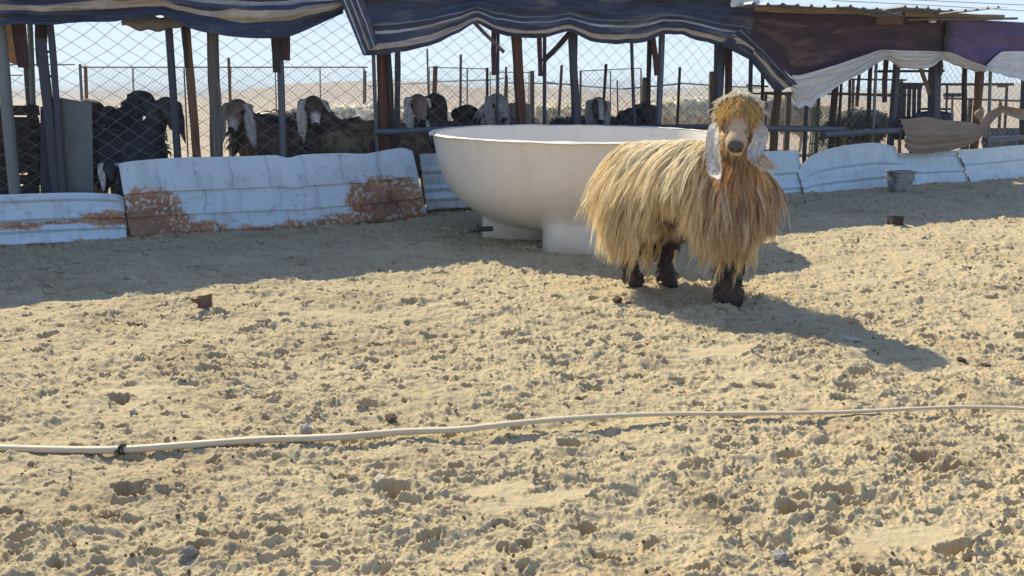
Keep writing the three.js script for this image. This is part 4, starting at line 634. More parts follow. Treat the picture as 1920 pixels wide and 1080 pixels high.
// px, py: where its head shows; off: distance behind the panels; dir: heading of the body, look: heading of the face (0 right, 90 at the camera)
function pennedGoat(name, label, cat, px, py, off, dir, look, o = {}) {
  dir -= 25.6; const h = fp(px, py, off), w = fw(h[0], h[1], off), s = o.s || 1.13, hy = w[1] / s, c = Math.cos(facing(dir)), q = Math.sin(facing(dir)), hx = o.hx || 0.52, len = o.len || 1;
  const k = o.fat || 1;
  const bones = [
    [[-0.40 * len, 0.66, 0], [0, 0.63, 0], 0.17 * k, 0.20 * k, 0.08], [[0, 0.63, 0], [0.30, 0.66, 0], 0.20 * k, 0.17 * k, 0.08], [[-0.42 * len, 0.74, 0], [0.28, 0.76, 0], 0.09, 0.10, 0.06], [[-0.5 * len, 0.77, 0], [-0.57 * len, 0.86, 0], 0.035, 0.015, 0.04, 'tail'],
    [[0.30, 0.72, 0], [hx - 0.05, hy - 0.05, 0], 0.135, 0.075, 0.07, 'neck'],
  ];
  for (const z of [-0.1, 0.1]) bones.push([[-0.38 * len, 0.6, z * 0.8], [-0.30 * len, 0.43, z], 0.11, 0.065, 0.05, 'leg'], [[-0.30 * len, 0.43, z], [-0.44 * len, 0.28, z], 0.06, 0.036, 0.04, 'leg'], [[-0.44 * len, 0.28, z], [-0.41 * len, 0.03, z], 0.034, 0.03, 0.03, 'leg'], [[0.28, 0.58, z], [0.28, 0.32, z], 0.08, 0.042, 0.05, 'leg'], [[0.28, 0.32, z], [0.29, 0.03, z], 0.036, 0.03, 0.03, 'leg']);
  const f = field(bones), lumpy = o.wool ? (x, y, z) => f(x, y, z) - (y > 0.4 ? o.wool * (0.5 + 0.5 * n3(x * 16, y * 16, z * 16, 3)) * sst(0.4, 0.6, y) : 0) : f; lumpy.grad = o.wool ? (x, y, z) => { const e = 0.01; return V(lumpy(x + e, y, z) - lumpy(x - e, y, z), lumpy(x, y + e, z) - lumpy(x, y - e, z), lumpy(x, y, z + e) - lumpy(x, y, z - e)).normalize(); } : f.grad;
  const bc = o.body, C = (x, y, z) => { const t = f.tag(x, y, z), n = 0.85 + 0.3 * n3(x * 18, y * 18, z * 18, 7); let v = o.paint ? o.paint(x, y, z, t) || bc : t === 'neck' && o.neck ? o.neck : t === 'leg' && o.leg ? o.leg : bc; return v.map(g => g * n); };
  const B = nets(lumpy, 0.022, C, (() => { const b = f.box(); return [b[0].map(v => v - (o.wool || 0)), b[1].map(v => v + (o.wool || 0))]; })());
  const hd = field([[[0, 0, 0], [0.05, 0.02, 0], 0.075, 0.075, 0.05], [[0.05, 0.035, 0], [0.13, 0.025, 0], 0.062, 0.05, 0.05], [[0.13, 0.02, 0], [0.225, -0.025, 0], 0.046, 0.034, 0.04], [[0.02, -0.045, 0], [0.2, -0.055, 0], 0.052, 0.026, 0.04], [[-0.02, -0.03, 0], [-0.06, -0.12, 0], 0.07, 0.075, 0.06], [[0.07, 0.02, 0.055], [0.08, 0.015, 0.056], 0.026, 0.026, 0.03], [[0.07, 0.02, -0.055], [0.08, 0.015, -0.056], 0.026, 0.026, 0.03]]);
  const fc = o.face || bc, nz = o.nose || fc, HCo = (x, y, z) => { const n = 0.85 + 0.3 * n3(x * 40, y * 40, z * 40, 2), t = sst(0.15, 0.19, x), eye = Math.hypot(x - 0.085, y - 0.028, Math.abs(z) - 0.07) < 0.026, nos = x > 0.235 && y > -0.05 && Math.abs(z) < 0.03; if (eye || nos) return [0.01, 0.009, 0.009]; let v = fc.map((g, i) => lerp(g, nz[i], t)); if (o.blaze && Math.abs(z) < 0.028 && y > -0.02) v = o.blaze; return v.map(g => g * n); };
  const pitch = o.pitch === undefined ? -0.75 : o.pitch, rel = facing(look) - facing(dir), es = (o.ear || 0.3), ec = o.earCol || fc, et = o.earTip || ec;
  const hm = new THREE.Matrix4().compose(V(hx, hy, 0), new THREE.Quaternion().setFromEuler(new THREE.Euler(0, rel, pitch, 'YXZ')), V(1, 1, 1)), G = nets(hd, 0.011, HCo).applyMatrix4(hm);
  const list = [B, G];
  if (!o.noEars) for (const sd of [-1, 1]) {
    const sw = sd > 0 ? (o.swing || 0) : -(o.swing2 || 0), pts = [[0.0, 0.045, sd * 0.055], [0.02, 0.03, sd * 0.092], [0.035, -0.06 * es / 0.3, sd * 0.102 + sw * 0.3], [0.045, -0.16 * es / 0.3, sd * 0.100 + sw * 0.6], [0.06, -0.25 * es / 0.3, sd * 0.102 + sw], [0.075, -0.33 * es / 0.3, sd * 0.110 + sw * 1.5]];
    list.push(ear(pts, [0.024, 0.040, 0.050, 0.052, 0.044, 0.026, 0.004], [0.55, 0, -sd * 0.85], 0.4, (t, u) => { const n = 0.8 + 0.4 * n2(u * 6 + sd, t * 16, 5), e = Math.max(sst(0.72, 1, Math.abs(u)) * 0.7, sst(0.75, 0.95, t)); return ec.map((g, i) => lerp(g, et[i], e) * n); }).applyMatrix4(new THREE.Matrix4().makeRotationY(rel)).translate(hx, hy, 0));
  }
  const g = thing(name, label, cat, [w[0] - (c * hx) * s, 0, w[2] + q * hx * s], facing(dir)); g.scale.setScalar(s);
  part(o.wool ? 'woolly_body' : 'body', join(list), skin(), g);
  o.hair = o.hair || 260; o.hairLen = o.hairLen || 0.05; { const H = new Hair(px), r = RNG(px + 3), sp = surfacePoints(B, r); for (let i = 0; i < o.hair * 3 && H.p.length < o.hair * 200; i++) { const [P, N] = sp(); if (P.y < 0.38) continue; const L = (o.hairLen || 0.13) * (0.7 + 0.6 * r()), [a, b] = grow(lumpy, P, N, L, 5, { out: 0.6, fall: 0.9, comb: V(-0.1, 0, Math.sign(P.z) * 0.3), jit: 0.4, lay: 0.01 + 0.03 * r(), ph: r() * 20 }); const v = C(P.x, P.y, P.z); H.lock(a, b, { strands: 5, spread: 0.02, width: 0.009, col: v, tip: v.map(q => q * 1.15) }); } part('coat', H.geo(), o.wool ? hairMat : furMat, g); }
  return g;
}
const K = { black: [0.034, 0.042, 0.060], dark: [0.075, 0.055, 0.058], choc: [0.11, 0.068, 0.062], tan: [0.21, 0.155, 0.11], grey: [0.52, 0.53, 0.55], pale: [0.68, 0.68, 0.68], cream: [0.93, 0.87, 0.72], face: [0.29, 0.19, 0.155], white: [0.62, 0.60, 0.57] };
pennedGoat('penned_goat', 'black goat standing broadside with raised head behind the navy pole', 'goat', 313, 199, -0.55, 8, 52, { body: K.black, face: [0.055, 0.062, 0.08], fat: 1.12, len: 1.25, ear: 0.3, swing: 0.06, s: 1.08 });
pennedGoat('penned_goat', 'black goat in profile, its head left of the navy pole', 'goat', 262, 187, -1.25, 4, 22, { body: K.black, face: [0.06, 0.07, 0.09], s: 1.17, ear: 0.26, pitch: -0.6 });
pennedGoat('penned_goat', 'small black goat head showing low over the backs at the left', 'goat', 206, 214, -1.6, 80, 60, { body: K.black, s: 1.05, ear: 0.22 });
pennedGoat('penned_goat', 'dark goat turned away behind the leaning grey board', 'goat', 176, 203, -1.9, 100, 185, { body: K.dark, s: 1.1, pitch: -0.3, nose: K.grey });
pennedGoat('penned_goat', 'brown goat with long grey ears, between the grey post and the pipe', 'goat', 446, 203, -0.7, 168, 97, { body: K.choc, face: K.face, nose: K.grey, earCol: K.grey, earTip: [0.12, 0.075, 0.06], ear: 0.36, swing2: 0.05, swing: 0.04, len: 1.1 });
pennedGoat('penned_goat', 'bushy black goat seen from behind, right of the grey faced goat', 'goat', 600, 250, -2.3, -40, -60, { body: K.black, s: 1.24, hx: 0.6, hair: 260, hairLen: 0.1 });
pennedGoat('penned_goat', 'brown goat with white muzzle and long pale ears in the left bay', 'goat', 588, 196, -0.65, 176, 72, { body: K.tan, neck: K.dark, face: K.choc, nose: K.pale, earCol: [0.66, 0.67, 0.69], earTip: [0.4, 0.36, 0.35], ear: 0.38, swing: 0.02, swing2: 0.09, len: 1.45, fat: 1.05, hair: 300, hairLen: 0.07 });
pennedGoat('penned_goat', 'black and blue grey goat rump behind the tan backed goat', 'goat', 700, 240, -1.5, -20, -10, { body: K.black, s: 1.15, paint: (x, y, z, t) => (x > -0.42 && x < -0.18 && z > 0.02 ? K.grey : null) });
pennedGoat('penned_goat', 'dark brown goat with grey white speckled ears, left of the tub rim', 'goat', 784, 192, -0.6, 170, 70, { body: K.dark, face: [0.27, 0.175, 0.15], nose: [0.4, 0.35, 0.33], blaze: [0.28, 0.2, 0.17], earCol: [0.68, 0.69, 0.7], earTip: [0.4, 0.39, 0.39], ear: 0.36, len: 1.35 });
pennedGoat('penned_goat', 'dark brown goat head close beside the speckle eared goat', 'goat', 816, 190, -1.1, 100, 50, { body: K.dark, s: 1.18, ear: 0.3 });
pennedGoat('penned_goat', 'dark brown goat turning its head back, white band on its cheek', 'goat', 878, 210, -0.95, 178, 20, { body: K.dark, face: [0.05, 0.036, 0.03], nose: K.white, noEars: true, pitch: -0.9, len: 1.2, s: 1.06 });
pennedGoat('penned_goat', 'shaggy pale grey goat facing the yard left of the reddish post', 'goat', 932, 190, -0.6, 95, 62, { body: K.pale, face: [0.42, 0.42, 0.42], earCol: [0.4, 0.4, 0.41], ear: 0.32, hair: 420, hairLen: 0.2 });
pennedGoat('penned_goat', 'shaggy grey goat half hidden by the reddish post', 'goat', 974, 202, -1.0, 120, 100, { body: [0.33, 0.31, 0.28], face: [0.36, 0.34, 0.31], ear: 0.28, hair: 420, hairLen: 0.22, s: 1.1 });
pennedGoat('penned_goat', 'black backed goat with a grey flank, head lowered, behind the tub', 'goat', 1003, 262, -0.9, 178, 170, { body: K.black, s: 1.12, hx: 0.6, len: 1.2, paint: (x, y, z) => (x < 0.02 && x > -0.3 && y < 0.86 ? [0.28, 0.28, 0.28] : null) });
pennedGoat('penned_goat', 'goat with white blaze on a black face and grey ears, over the tub rim', 'goat', 1122, 196, -0.7, 92, 84, { body: [0.3, 0.3, 0.3], face: K.dark, blaze: [0.5, 0.5, 0.5], earCol: [0.34, 0.35, 0.36], ear: 0.34, hair: 150 });
pennedGoat('penned_goat', 'black goat peering over the rail left of the thin pipe', 'goat', 1181, 215, -0.9, 60, 120, { body: K.black, s: 1.08, ear: 0.22 });
pennedGoat('penned_goat', 'black goat facing the yard right of the thin pipe', 'goat', 1210, 204, -0.8, 95, 90, { body: K.black, s: 1.12, ear: 0.24 });
pennedGoat('penned_goat', 'black kid squeezed into the gap between the two left panels', 'goat', 205, 312, -0.22, 170, 60, { body: K.black, s: 0.66, ear: 0.3, earCol: K.grey });
pennedGoat('penned_goat', 'broad dark grey animal seen from behind inside the right hand pen', 'goat', 1560, 236, -1.6, 172, 175, { body: [0.09, 0.09, 0.09], fat: 1.25, s: 1.15, hx: 0.6 });
const sh = (px, py, off, dir, label, o = {}) => pennedGoat('sheep', label, 'sheep', px, py, off, dir, dir + 10, { body: K.cream, face: [0.5, 0.42, 0.33], wool: 0.07, fat: 1.1, ear: 0.14, s: 1.32, hair: 800, hairLen: 0.10, hx: 0.56, pitch: -0.6, ...o });
sh(1345, 224, -5.2, 26, 'woolly cream sheep just right of the thick pipe beyond the tub'); sh(1400, 219, -5.6, 26, 'woolly cream sheep with its back lower than the topmost one'); sh(1420, 205, -7.2, 30, 'cream sheep standing highest, its back close left of the goat head'); sh(1400, 214, -6.0, 205, 'cream sheep seen between the goat and the torn white sheet', { body: [0.6, 0.52, 0.43] });
sh(452, 214, -5.2, 200, 'pale cream sheep behind the grey eared brown goat', { s: 1.1 }); sh(612, 214, -6.2, 205, 'pale cream sheep behind the white muzzled goat', { s: 1.2 }); sh(985, 214, -4.6, 205, 'cream sheep behind the reddish post', { s: 1.2 }); sh(742, 212, -5.6, 200, 'cream sheep just behind the dark post pair', { s: 1.12 });

// ------------------------------------------------------------ left corner: pallet, leaning board, tan board
{
  const pal = thing('slatted_pallet', 'dark slatted pallet standing behind the low left panel', 'pallet', SHED, FA);
  for (let k = 0; k < 8; k++) { const y0 = 199 + k * 21.5, a = fp(-90, y0 + 8, -0.28), b = fp(74, y0 + 8, -0.28); part('slat', bar(a, b, 0.084, 0.02, false, 0.05, 200 + k, 6), M.darkWood, pal); }
  for (const x of [-60, 2, 62]) part('upright', bar(fp(x, 196, -0.32), fp(x + 6, 372, -0.32), 0.06, 0.05, false, 0.06, 220 + x, 6), M.darkWood, pal);
  const db = thing('dark_board', 'dark blue board standing between the slatted pallet and the twin posts', 'board', SHED, FA);
  part('sheet', slab(8, 10, (u, v) => { const a = fp(lerp(76, 104, u), lerp(200, 372, v), -0.2); return [a[0], a[1], -0.2 + 0.006 * n2(u * 3, v * 4, 3)]; }, 0.012), mat(0.035, 0.045, 0.075, 0.7, { map: clothT }), db);
  const brd = thing('grey_board', 'grey metal faced board leaning behind the twin posts at the left', 'board', SHED, FA);
  const bd = (x0, x1, y0, y1, off, m, nm, tilt) => part(nm, slab(12, 14, (u, v) => { const a = fp(lerp(x0, x1, u) + tilt * v, lerp(lerp(y0, y1, u), 374, v), off); return [a[0], a[1], off + 0.006 * n2(u * 3, v * 3, 4)]; }, 0.015), m, brd);
  bd(92, 117, 181, 184, -0.16, M.greyWood, 'edge_board', 12); bd(115, 172, 183, 194, -0.18, mat(0.125, 0.155, 0.17, 0.55, { map: clothT, bumpMap: grain, bumpScale: 0.002 }), 'face', 4);
  solo('tan_board', slab(6, 6, (u, v) => { const a = fp(lerp(-60, 36, u), lerp(38, lerp(100, 122, u), v), -0.9); return [a[0], a[1], -0.9 + 0.01 * n2(u * 3, v * 3, 2)]; }, 0.015), mat(0.62, 0.36, 0.17, 0.8, { map: woodT }), 'orange tan board high behind the fence in the upper left corner', 'board', SHED, FA);
}
// ------------------------------------------------------------ far side of the pens
function penFence(label, z, rails, posts, mesh, group) { // all in the plane z = const, edges read from pixels
  const t = thing('pen_fence', label, 'fence', [0, 0, z], 0); const q = (x, y) => { const p = atZ(x, y, z); return [p[0], p[1], 0]; };
  rails.forEach(([x0, y0, x1, y1, w, m], i) => part('rail', bar(q(x0, y0), q(x1, y1), w, w, true, 0.03, 300 + i, 6), m, t));
  posts.forEach(([x0, y0, x1, w, m], i) => { const a = q(x0, y0), b = q(x1, 300); b[1] = -0.1; part('post', bar(b, a, w, w, i % 3 === 0, 0.08, 330 + i, 6), m, t); });
  for (const [x0, x1, yt, yb, w, h] of mesh) { const a = q(x0, yt), b = q(x1, yb); part('wire_mesh', netting(a[0], b[0], Math.max(0.1, b[1]), a[1], w, () => h, 0.0022, (x, y, zz) => [x, y, zz * 0.5]), M.farWire, t); }
}
penFence('far pen fence of thin rails and small mesh across the left half', -15.6, [[-60, 121, 140, 121, 0.03, M.farWire], [150, 126, 690, 126, 0.03, M.farWire], [-40, 142, 40, 141, 0.03, M.farWire]], [[150, 120, 158, 0.05, M.greyWood], [160, 124, 165, 0.05, M.brownWood], [249, 126, 253, 0.025, M.farWire], [345, 128, 352, 0.03, M.brownWood], [429, 108, 436, 0.045, M.brownWood], [432, 127, 430, 0.03, M.greySteel], [516, 128, 520, 0.025, M.farWire], [600, 126, 602, 0.022, M.farWire], [682, 126, 681, 0.03, M.farWire], [685, 133, 684, 0.055, M.greyWood]], [[165, 690, 127, 262, 0.085, 0.085]]);
penFence('crooked pen fence of pale pipe rails and leaning stakes beyond the tub', -13.2, [[690, 161, 800, 155, 0.022, M.whitePipe], [800, 154, 932, 149, 0.026, M.whitePipe], [930, 150, 945, 146, 0.022, M.farWire], [948, 155, 1080, 158, 0.026, M.whitePipe], [1020, 153, 1080, 161, 0.02, M.whitePipe], [1085, 161, 1170, 167, 0.024, M.whitePipe], [1168, 167, 1275, 157, 0.024, M.greySteel], [1275, 156, 1350, 161, 0.028, M.whitePipe], [1350, 161, 1425, 165, 0.024, M.whitePipe]],
  [[801, 92, 806, 0.03, M.greySteel], [816, 124, 808, 0.07, M.brownWood], [864, 102, 862, 0.04, M.greyWood], [876, 128, 875, 0.025, M.farWire], [914, 127, 913, 0.045, M.darkWood], [949, 125, 941, 0.035, M.greyWood], [951, 140, 950, 0.03, M.greySteel], [998, 133, 997, 0.07, M.greyWood], [1053, 122, 1042, 0.045, M.greyWood], [1089, 133, 1088, 0.04, M.greySteel], [1136, 120, 1124, 0.045, M.darkWood], [1145, 133, 1145, 0.02, M.farWire], [1157, 151, 1163, 0.025, M.brownWood], [1212, 145, 1211, 0.12, M.greyWood], [1202, 128, 1202, 0.022, M.farWire], [1275, 126, 1266, 0.045, M.darkWood], [1337, 134, 1334, 0.10, M.greyWood]], [[690, 1425, 150, 255, 0.085, 0.085]]);
penFence('square wire frame gates standing far behind the tub', -18.5, [[805, 126, 914, 129, 0.025, M.farWire], [919, 135, 997, 136, 0.025, M.farWire], [1090, 133, 1202, 128, 0.025, M.farWire]], [[805, 126, 806, 0.025, M.farWire], [919, 135, 920, 0.025, M.farWire], [992, 136, 991, 0.025, M.farWire], [1202, 128, 1201, 0.025, M.farWire]], [[805, 1000, 129, 210, 0.1, 0.1], [1090, 1202, 133, 210, 0.1, 0.1]]);
penFence('dense mesh pen fence with dark rails behind the torn white sheet', -14.2, [[1430, 174, 1700, 178, 0.04, M.rustSteel], [1555, 148, 1700, 150, 0.03, M.rustSteel], [1435, 236, 1680, 240, 0.03, M.rustSteel]], [[1436, 172, 1434, 0.05, M.darkWood], [1478, 172, 1474, 0.09, M.greyWood], [1535, 175, 1530, 0.05, M.darkWood], [1600, 150, 1598, 0.05, M.rustSteel], [1690, 150, 1688, 0.05, M.rustSteel]], [[1425, 1700, 172, 300, 0.06, 0.06]]);
penFence('dark railed pen fence at the far right behind the tan sacks', -15.4, [[1690, 158, 1900, 158, 0.05, M.darkWood], [1770, 178, 1810, 178, 0.07, M.darkWood], [1770, 184, 1930, 190, 0.04, M.rustSteel], [1870, 162, 1890, 162, 0.04, M.rustSteel]], [[1776, 158, 1772, 0.04, M.darkWood], [1786, 180, 1782, 0.03, M.rustSteel], [1820, 186, 1812, 0.06, M.darkWood], [1888, 160, 1882, 0.05, M.darkWood], [1876, 190, 1872, 0.04, M.darkWood]], [[1760, 1930, 112, 270, 0.1, 0.12]]);
{
  const g = thing('slatted_gate', 'dark slatted wooden gate standing upright in the right hand pen', 'gate', [0, 0, -12.9], 0), q = (x, y) => { const p = atZ(x, y, -12.9); return [p[0], p[1], 0]; };
  for (let k = 0; k < 6; k++) { const x = 1677 + k * 9.4, b = q(x - 3, 262); part('slat', bar(b, q(x, 162), k === 0 ? 0.09 : 0.058, 0.02, false, 0.05, 400 + k, 6), M.navySteel, g); }
  for (const y of [161, 222, 240]) part('crossbar', bar(q(1672, y), q(1729, y), y === 161 ? 0.10 : 0.06, 0.025, false, 0.05, 410 + y, 6), M.navySteel, g);
  const bp = atZ(1752, 206, -12.6), pr = []; for (let i = 0; i <= 20; i++) { const y = i / 20 * 0.92; pr.push(new THREE.Vector2(i === 0 || i === 20 ? 0.001 : 0.27 + 0.025 * Math.sin(Math.PI * i / 20) + (i === 7 || i === 13 ? 0.014 : 0), y)); }
  const bl = thing('plastic_barrel', 'dark blue plastic barrel behind the thick navy post', 'barrel', [bp[0], 0.12, -12.6]); part('shell', new THREE.LatheGeometry(pr, 32), mat(0.012, 0.03, 0.085, 0.45), bl); part('lid', new THREE.CylinderGeometry(0.235, 0.235, 0.03, 28).translate(0, 0.935, 0), mat(0.014, 0.03, 0.08, 0.5), bl);
  const tp = fp(1880, 262, -0.55), tr = solo('blue_tarp', slab(24, 12, (u, v) => { const a = fp(lerp(1838, 1950, u), lerp(240, 288, v), -0.55); return [a[0], a[1], -0.55 + 0.05 * n2(u * 7, v * 4, 5) + 0.05 * v]; }, 0.006), mat(0.015, 0.028, 0.07, 0.6, { map: clothT }), 'dark blue tarp low behind the right rail', 'tarp', SHED, FA);
  // roll of green garden mesh standing beside the pipe
  const rp = fp(1542, 270, -0.3), rl = thing('mesh_roll', 'standing roll of green wire mesh below the torn white sheet', 'mesh roll', fw(rp[0], 0, -0.3), FA), cy = [];
  for (const [r, s] of [[0.17, 0], [0.14, 1], [0.10, 2]]) { const n = Math.round(6.283 * r / 0.04) * 2; cy.push(netting(0, n * 0.02, 0.02, 1.1, 0.04, () => 0.05, 0.0022, (x, y, z) => { const a = x / r + s; return [r * Math.cos(a), y + 0.0, r * Math.sin(a)]; })); }
  part('wire_mesh', join(cy), mat(0.08, 0.17, 0.12, 0.6), rl); part('tie', new THREE.TorusGeometry(0.175, 0.006, 6, 30).rotateX(Math.PI / 2).translate(0, 0.6, 0), M.wire, rl);
  // rubble behind the right panels
  for (let k = 0; k < 14; k++) { const c = fp(R(1560, 1690), 280, R(-1.2, -0.5)), w = fw(c[0], 0, c[2]), s = R(0.05, 0.12), ge = new THREE.IcosahedronGeometry(s, 2), pp = ge.attributes.position; for (let i = 0; i < pp.count; i++) { const m = 1 + 0.5 * n3(pp.getX(i) / s * 1.3 + k, pp.getY(i) / s * 1.3, pp.getZ(i) / s * 1.3, k); pp.setXYZ(i, pp.getX(i) * m * 1.3, pp.getY(i) * m * 0.8, pp.getZ(i) * m); } ge.computeVertexNormals(); solo('rubble_stone', ge, mat(...[[0.5, 0.47, 0.42], [0.4, 0.33, 0.25], [0.3, 0.26, 0.22]][k % 3], 0.95, { bumpMap: grain, bumpScale: 0.004 }), 'pale lump of rubble on the ground behind the curved white panel', 'stone', [w[0], s * 0.5, w[2]], R(0, 6), 'rubble behind the right panels'); }
}

// ------------------------------------------------------------ things lying in the yard
{
  const pts = HP.map(p => V(...p)), cv = new THREE.CatmullRomCurve3(pts), O = V(pts[9].x, 0, pts[9].z), n = 260, m = 12;
  const g = sheet(n, m, (u, v) => { const c = cv.getPoint(u), T = cv.getTangent(u), S = V(T.z, 0, -T.x).normalize(), a = v * 6.28319, w = lerp(0.0135, 0.0092, sst(0.45, 0.85, u)) * (1 + 0.05 * n2(u * 40, 1, 3)), fl = 1 - 0.22 * sst(0.3, 0.6, u); return [c.x - O.x + S.x * Math.cos(a) * w, Math.max(0.003, c.y + Math.sin(a) * w * fl), c.z - O.z + S.z * Math.cos(a) * w]; }, (u, v) => [u * 12, v]);
  const ho = thing('garden_hose', 'long cream hose lying across the sand in the foreground', 'hose', [O.x, 0, O.z]);
  part('hose', g, mat(0.56, 0.475, 0.33, 0.55, { bumpMap: grain, bumpScale: 0.0006 }), ho);
  const jc = cv.getPoint(0.155), gj = gnd(226, 842, 0.022); part('clamp', join([new THREE.TorusGeometry(0.0155, 0.004, 8, 20).rotateY(Math.PI / 2).translate(gj[0] - O.x, 0.021, gj[2] - O.z), new THREE.TorusGeometry(0.0155, 0.003, 8, 20).rotateY(Math.PI / 2).translate(gj[0] + 0.014 - O.x, 0.021, gj[2] - O.z), bar([gj[0] - O.x - 0.016, 0.014, gj[2] - O.z + 0.012], [gj[0] - O.x + 0.022, 0.042, gj[2] - O.z + 0.004], 0.007, 0.004, false, 0.1, 4, 4)]), mat(0.02, 0.02, 0.02, 0.6), ho, 'black clamp around the hose');
  // crumpled cardboard
  const cp = gnd(385, 584), cb = thing('cardboard_scrap', 'brown crumpled cardboard scrap standing on the sand at the left', 'cardboard', [cp[0], gh(cp[0], cp[2]), cp[2]], 0.1), cm = mat(0.2, 0.125, 0.08, 0.9, { map: clothT, bumpMap: grain, bumpScale: 0.003 });
  cb.scale.setScalar(0.72);
  part('flap', slab(10, 6, (u, v) => [lerp(-0.055, 0.058, u), lerp(0.085 + 0.018 * u, -0.01, v), 0.016 * Math.sin(u * 5) + 0.03 * (v - 0.5) + 0.008 * n2(u * 4, v * 4, 3)], 0.004), cm, cb); part('flap', slab(8, 5, (u, v) => [lerp(-0.085, -0.01, u), lerp(0.088 - 0.012 * u, lerp(0.06, -0.01, u), v), 0.012 + 0.07 * (1 - u) - 0.03 * v], 0.004), cm, cb); part('flap', slab(8, 5, (u, v) => [lerp(-0.06, 0.06, u), 0.012 + 0.02 * v * u, 0.05 - 0.07 * v + 0.01 * n2(u * 3, v * 3, 2)], 0.004), cm, cb);
  // small open box
  const bp = gnd(1678, 421), bx = thing('small_box', 'small dark brown open box in the shade at the right of the yard', 'box', [bp[0], gh(bp[0], bp[2]) - 0.005, bp[2]], 0.12), bm = mat(0.055, 0.036, 0.028, 0.9, { map: clothT });
  for (const [x, z, w, d] of [[0, 0.05, 0.105, 0.006], [0, -0.05, 0.105, 0.006], [-0.052, 0, 0.006, 0.094], [0.052, 0, 0.006, 0.094]]) part('side', bar([x, 0, z], [x, 0.088, z], w, d, false, 0.05, 5, 3), bm, bx); part('flap', slab(6, 3, (u, v) => [lerp(-0.06, 0.055, u), 0.088 + 0.006 * u + 0.01 * v, 0.052 + 0.03 * v], 0.003), bm, bx);
  // bucket
  const kp = gnd(1692, 361), bk = thing('plastic_bucket', 'dirty grey square bucket standing before the white panels', 'bucket', [kp[0], -0.005, kp[2] - 0.1], 0.25), km = mat(0.30, 0.31, 0.30, 0.6, { map: tex(256, 256, (u, v) => { const d = sst(-0.1, 0.35, fbm(u * 12, v * 8, 4, 3)) * 0.5, k = 1 - d; return [k, k * 0.98, k * 0.94]; }) });
  const sq = (s, t) => { const c = Math.cos(t), q = Math.sin(t), k = Math.pow(Math.abs(c) ** 5 + Math.abs(q) ** 5, -0.2); return [s * k * c, s * 0.85 * k * q]; };
  const wall = s => sheet(48, 10, (u, v) => { const [x, z] = sq(lerp(0.118, 0.152, 1 - v) * s, u * 6.283); return [x, lerp(0.275, 0.0, v), z]; });
  part('shell', join([wall(1), wall(0.97)]), km, bk); part('rim', sheet(60, 8, (u, v) => { const [x, z] = sq(0.155 + 0.009 * Math.cos(v * 6.283), u * 6.283); return [x, 0.272 + 0.012 * Math.sin(v * 6.283), z]; }), km, bk); part('handle', tube([[-0.157, 0.255, 0], [-0.13, 0.18, 0.12], [0, 0.14, 0.158], [0.13, 0.19, 0.12], [0.157, 0.255, 0]], 0.004, 6, 24), M.wire, bk);
  // stones, droppings and lumps
  const lump = (name, label, cat, px, py, w, hgt, c, sd, group) => { const p = gnd(px, py), ge = new THREE.IcosahedronGeometry(1, 3), q = ge.attributes.position; for (let i = 0; i < q.count; i++) { const x = q.getX(i), y = q.getY(i), z = q.getZ(i), k = 1 + 0.42 * n3(x * 1.8 + sd, y * 1.8, z * 1.8, sd) + 0.16 * n3(x * 5, y * 5 + sd, z * 5, sd); q.setXYZ(i, x * k * w, y * k * hgt, z * k * w * 0.8); } ge.computeVertexNormals(); return solo(name, ge, mat(...c, 0.95, { bumpMap: grain, bumpScale: 0.003 }), label, cat, [p[0], gh(p[0], p[2]) + hgt * 0.45, p[2]], sd, group); };
  lump('pale_stone', 'pale grey stone lying against the hose left of centre', 'stone', 573, 808, 0.024, 0.022, [0.42, 0.385, 0.34], 3); lump('pale_stone', 'white grey lump on the sand below the hose, left of centre', 'stone', 713, 900, 0.022, 0.012, [0.5, 0.46, 0.40], 5); lump('pale_stone', 'small pale stone on the sand at the left above the hose', 'stone', 250, 778, 0.017, 0.013, [0.42, 0.38, 0.31], 8); lump('pale_stone', 'white crust lying inside the goat head shadow', 'stone', 1592, 641, 0.05, 0.008, [0.44, 0.39, 0.32], 9);
  lump('pale_stone', 'grey half buried stone near the bottom left', 'stone', 352, 1046, 0.026, 0.022, [0.27, 0.235, 0.19], 10); lump('pale_stone', 'grey half buried stone near the bottom right', 'stone', 1463, 1052, 0.024, 0.016, [0.3, 0.28, 0.26], 12);
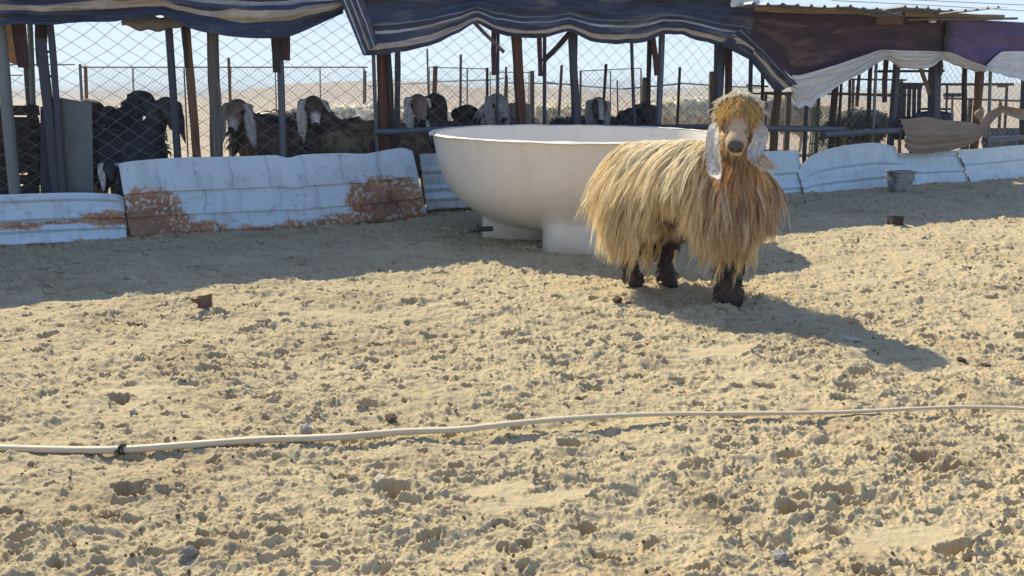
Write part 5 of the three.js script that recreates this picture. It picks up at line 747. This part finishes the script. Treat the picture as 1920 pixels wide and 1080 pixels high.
  lump('dung_clump', 'dark brown dung clump by the hind feet of the long haired goat', 'dung', 1157, 574, 0.034, 0.022, [0.09, 0.052, 0.03], 11); lump('dung_clump', 'brown dung lump right of the dark clump by the hind feet', 'dung', 1178, 572, 0.022, 0.016, [0.17, 0.11, 0.06], 13); lump('dung_clump', 'dark dung clump just above the hose left of centre', 'dung', 733, 786, 0.026, 0.016, [0.13, 0.085, 0.055], 15); lump('dung_clump', 'dark dung beside the tip of the goat shadow', 'dung', 1803, 680, 0.024, 0.01, [0.06, 0.045, 0.035], 17); lump('dung_clump', 'small dark dung right of the goat shadow tip', 'dung', 1845, 688, 0.026, 0.008, [0.06, 0.045, 0.035], 19); lump('dung_clump', 'round dark lump on the sand above the middle of the hose', 'dung', 1085, 748, 0.016, 0.012, [0.13, 0.085, 0.055], 21);
  // loose clods and pellets nobody could count
  const ck = new THREE.IcosahedronGeometry(1, 1), cq = ck.attributes.position; for (let i = 0; i < cq.count; i++) { const x = cq.getX(i), y = cq.getY(i), z = cq.getZ(i), k = 0.85 + 0.5 * n3(x * 1.6, y * 1.6, z * 1.6, 3); cq.setXYZ(i, x * k, y * k * 0.75, z * k); } ck.computeVertexNormals();
  const NC = 6500, im = new THREE.InstancedMesh(ck, new THREE.MeshStandardMaterial({ roughness: 1 }), NC), mt = new THREE.Matrix4(), qq = new THREE.Quaternion(), cc = new THREE.Color(); im.name = 'loose_clods';
  for (let i = 0; i < NC; i++) { let x, z, y, t = 0; do { const d = 1.5 + 10 * Math.pow(rnd(), 1.5); z = -d; x = (rnd() * 2 - 1) * (0.72 * d + 0.3); y = gh(x, z); } while (lastFlat > 0.5 && t++ < 4); const s = 0.0025 + 0.005 * Math.pow(rnd(), 3); qq.setFromEuler(new THREE.Euler(R(0, 6), R(0, 6), R(0, 6))); im.setMatrixAt(i, mt.compose(V(x, y + s * 0.3, z), qq, V(s * R(0.8, 1.5), s, s * R(0.8, 1.3)))); const dk = rnd() < 0.45; im.setColorAt(i, (w => cc.setRGB(...(dk ? [0.15, 0.095, 0.05] : [0.46, 0.36, 0.21]).map(v => v * w)))(R(0.75, 1.05))); }
  im.userData = { label: 'loose clods and pellets scattered over the sand of the yard', category: 'clods', kind: 'stuff' }; im.castShadow = im.receiveShadow = true; scene.add(im);
}
scene.traverse(o => { if (o.isMesh) { o.castShadow = true; o.receiveShadow = true; } });
renderer.render(scene, camera);
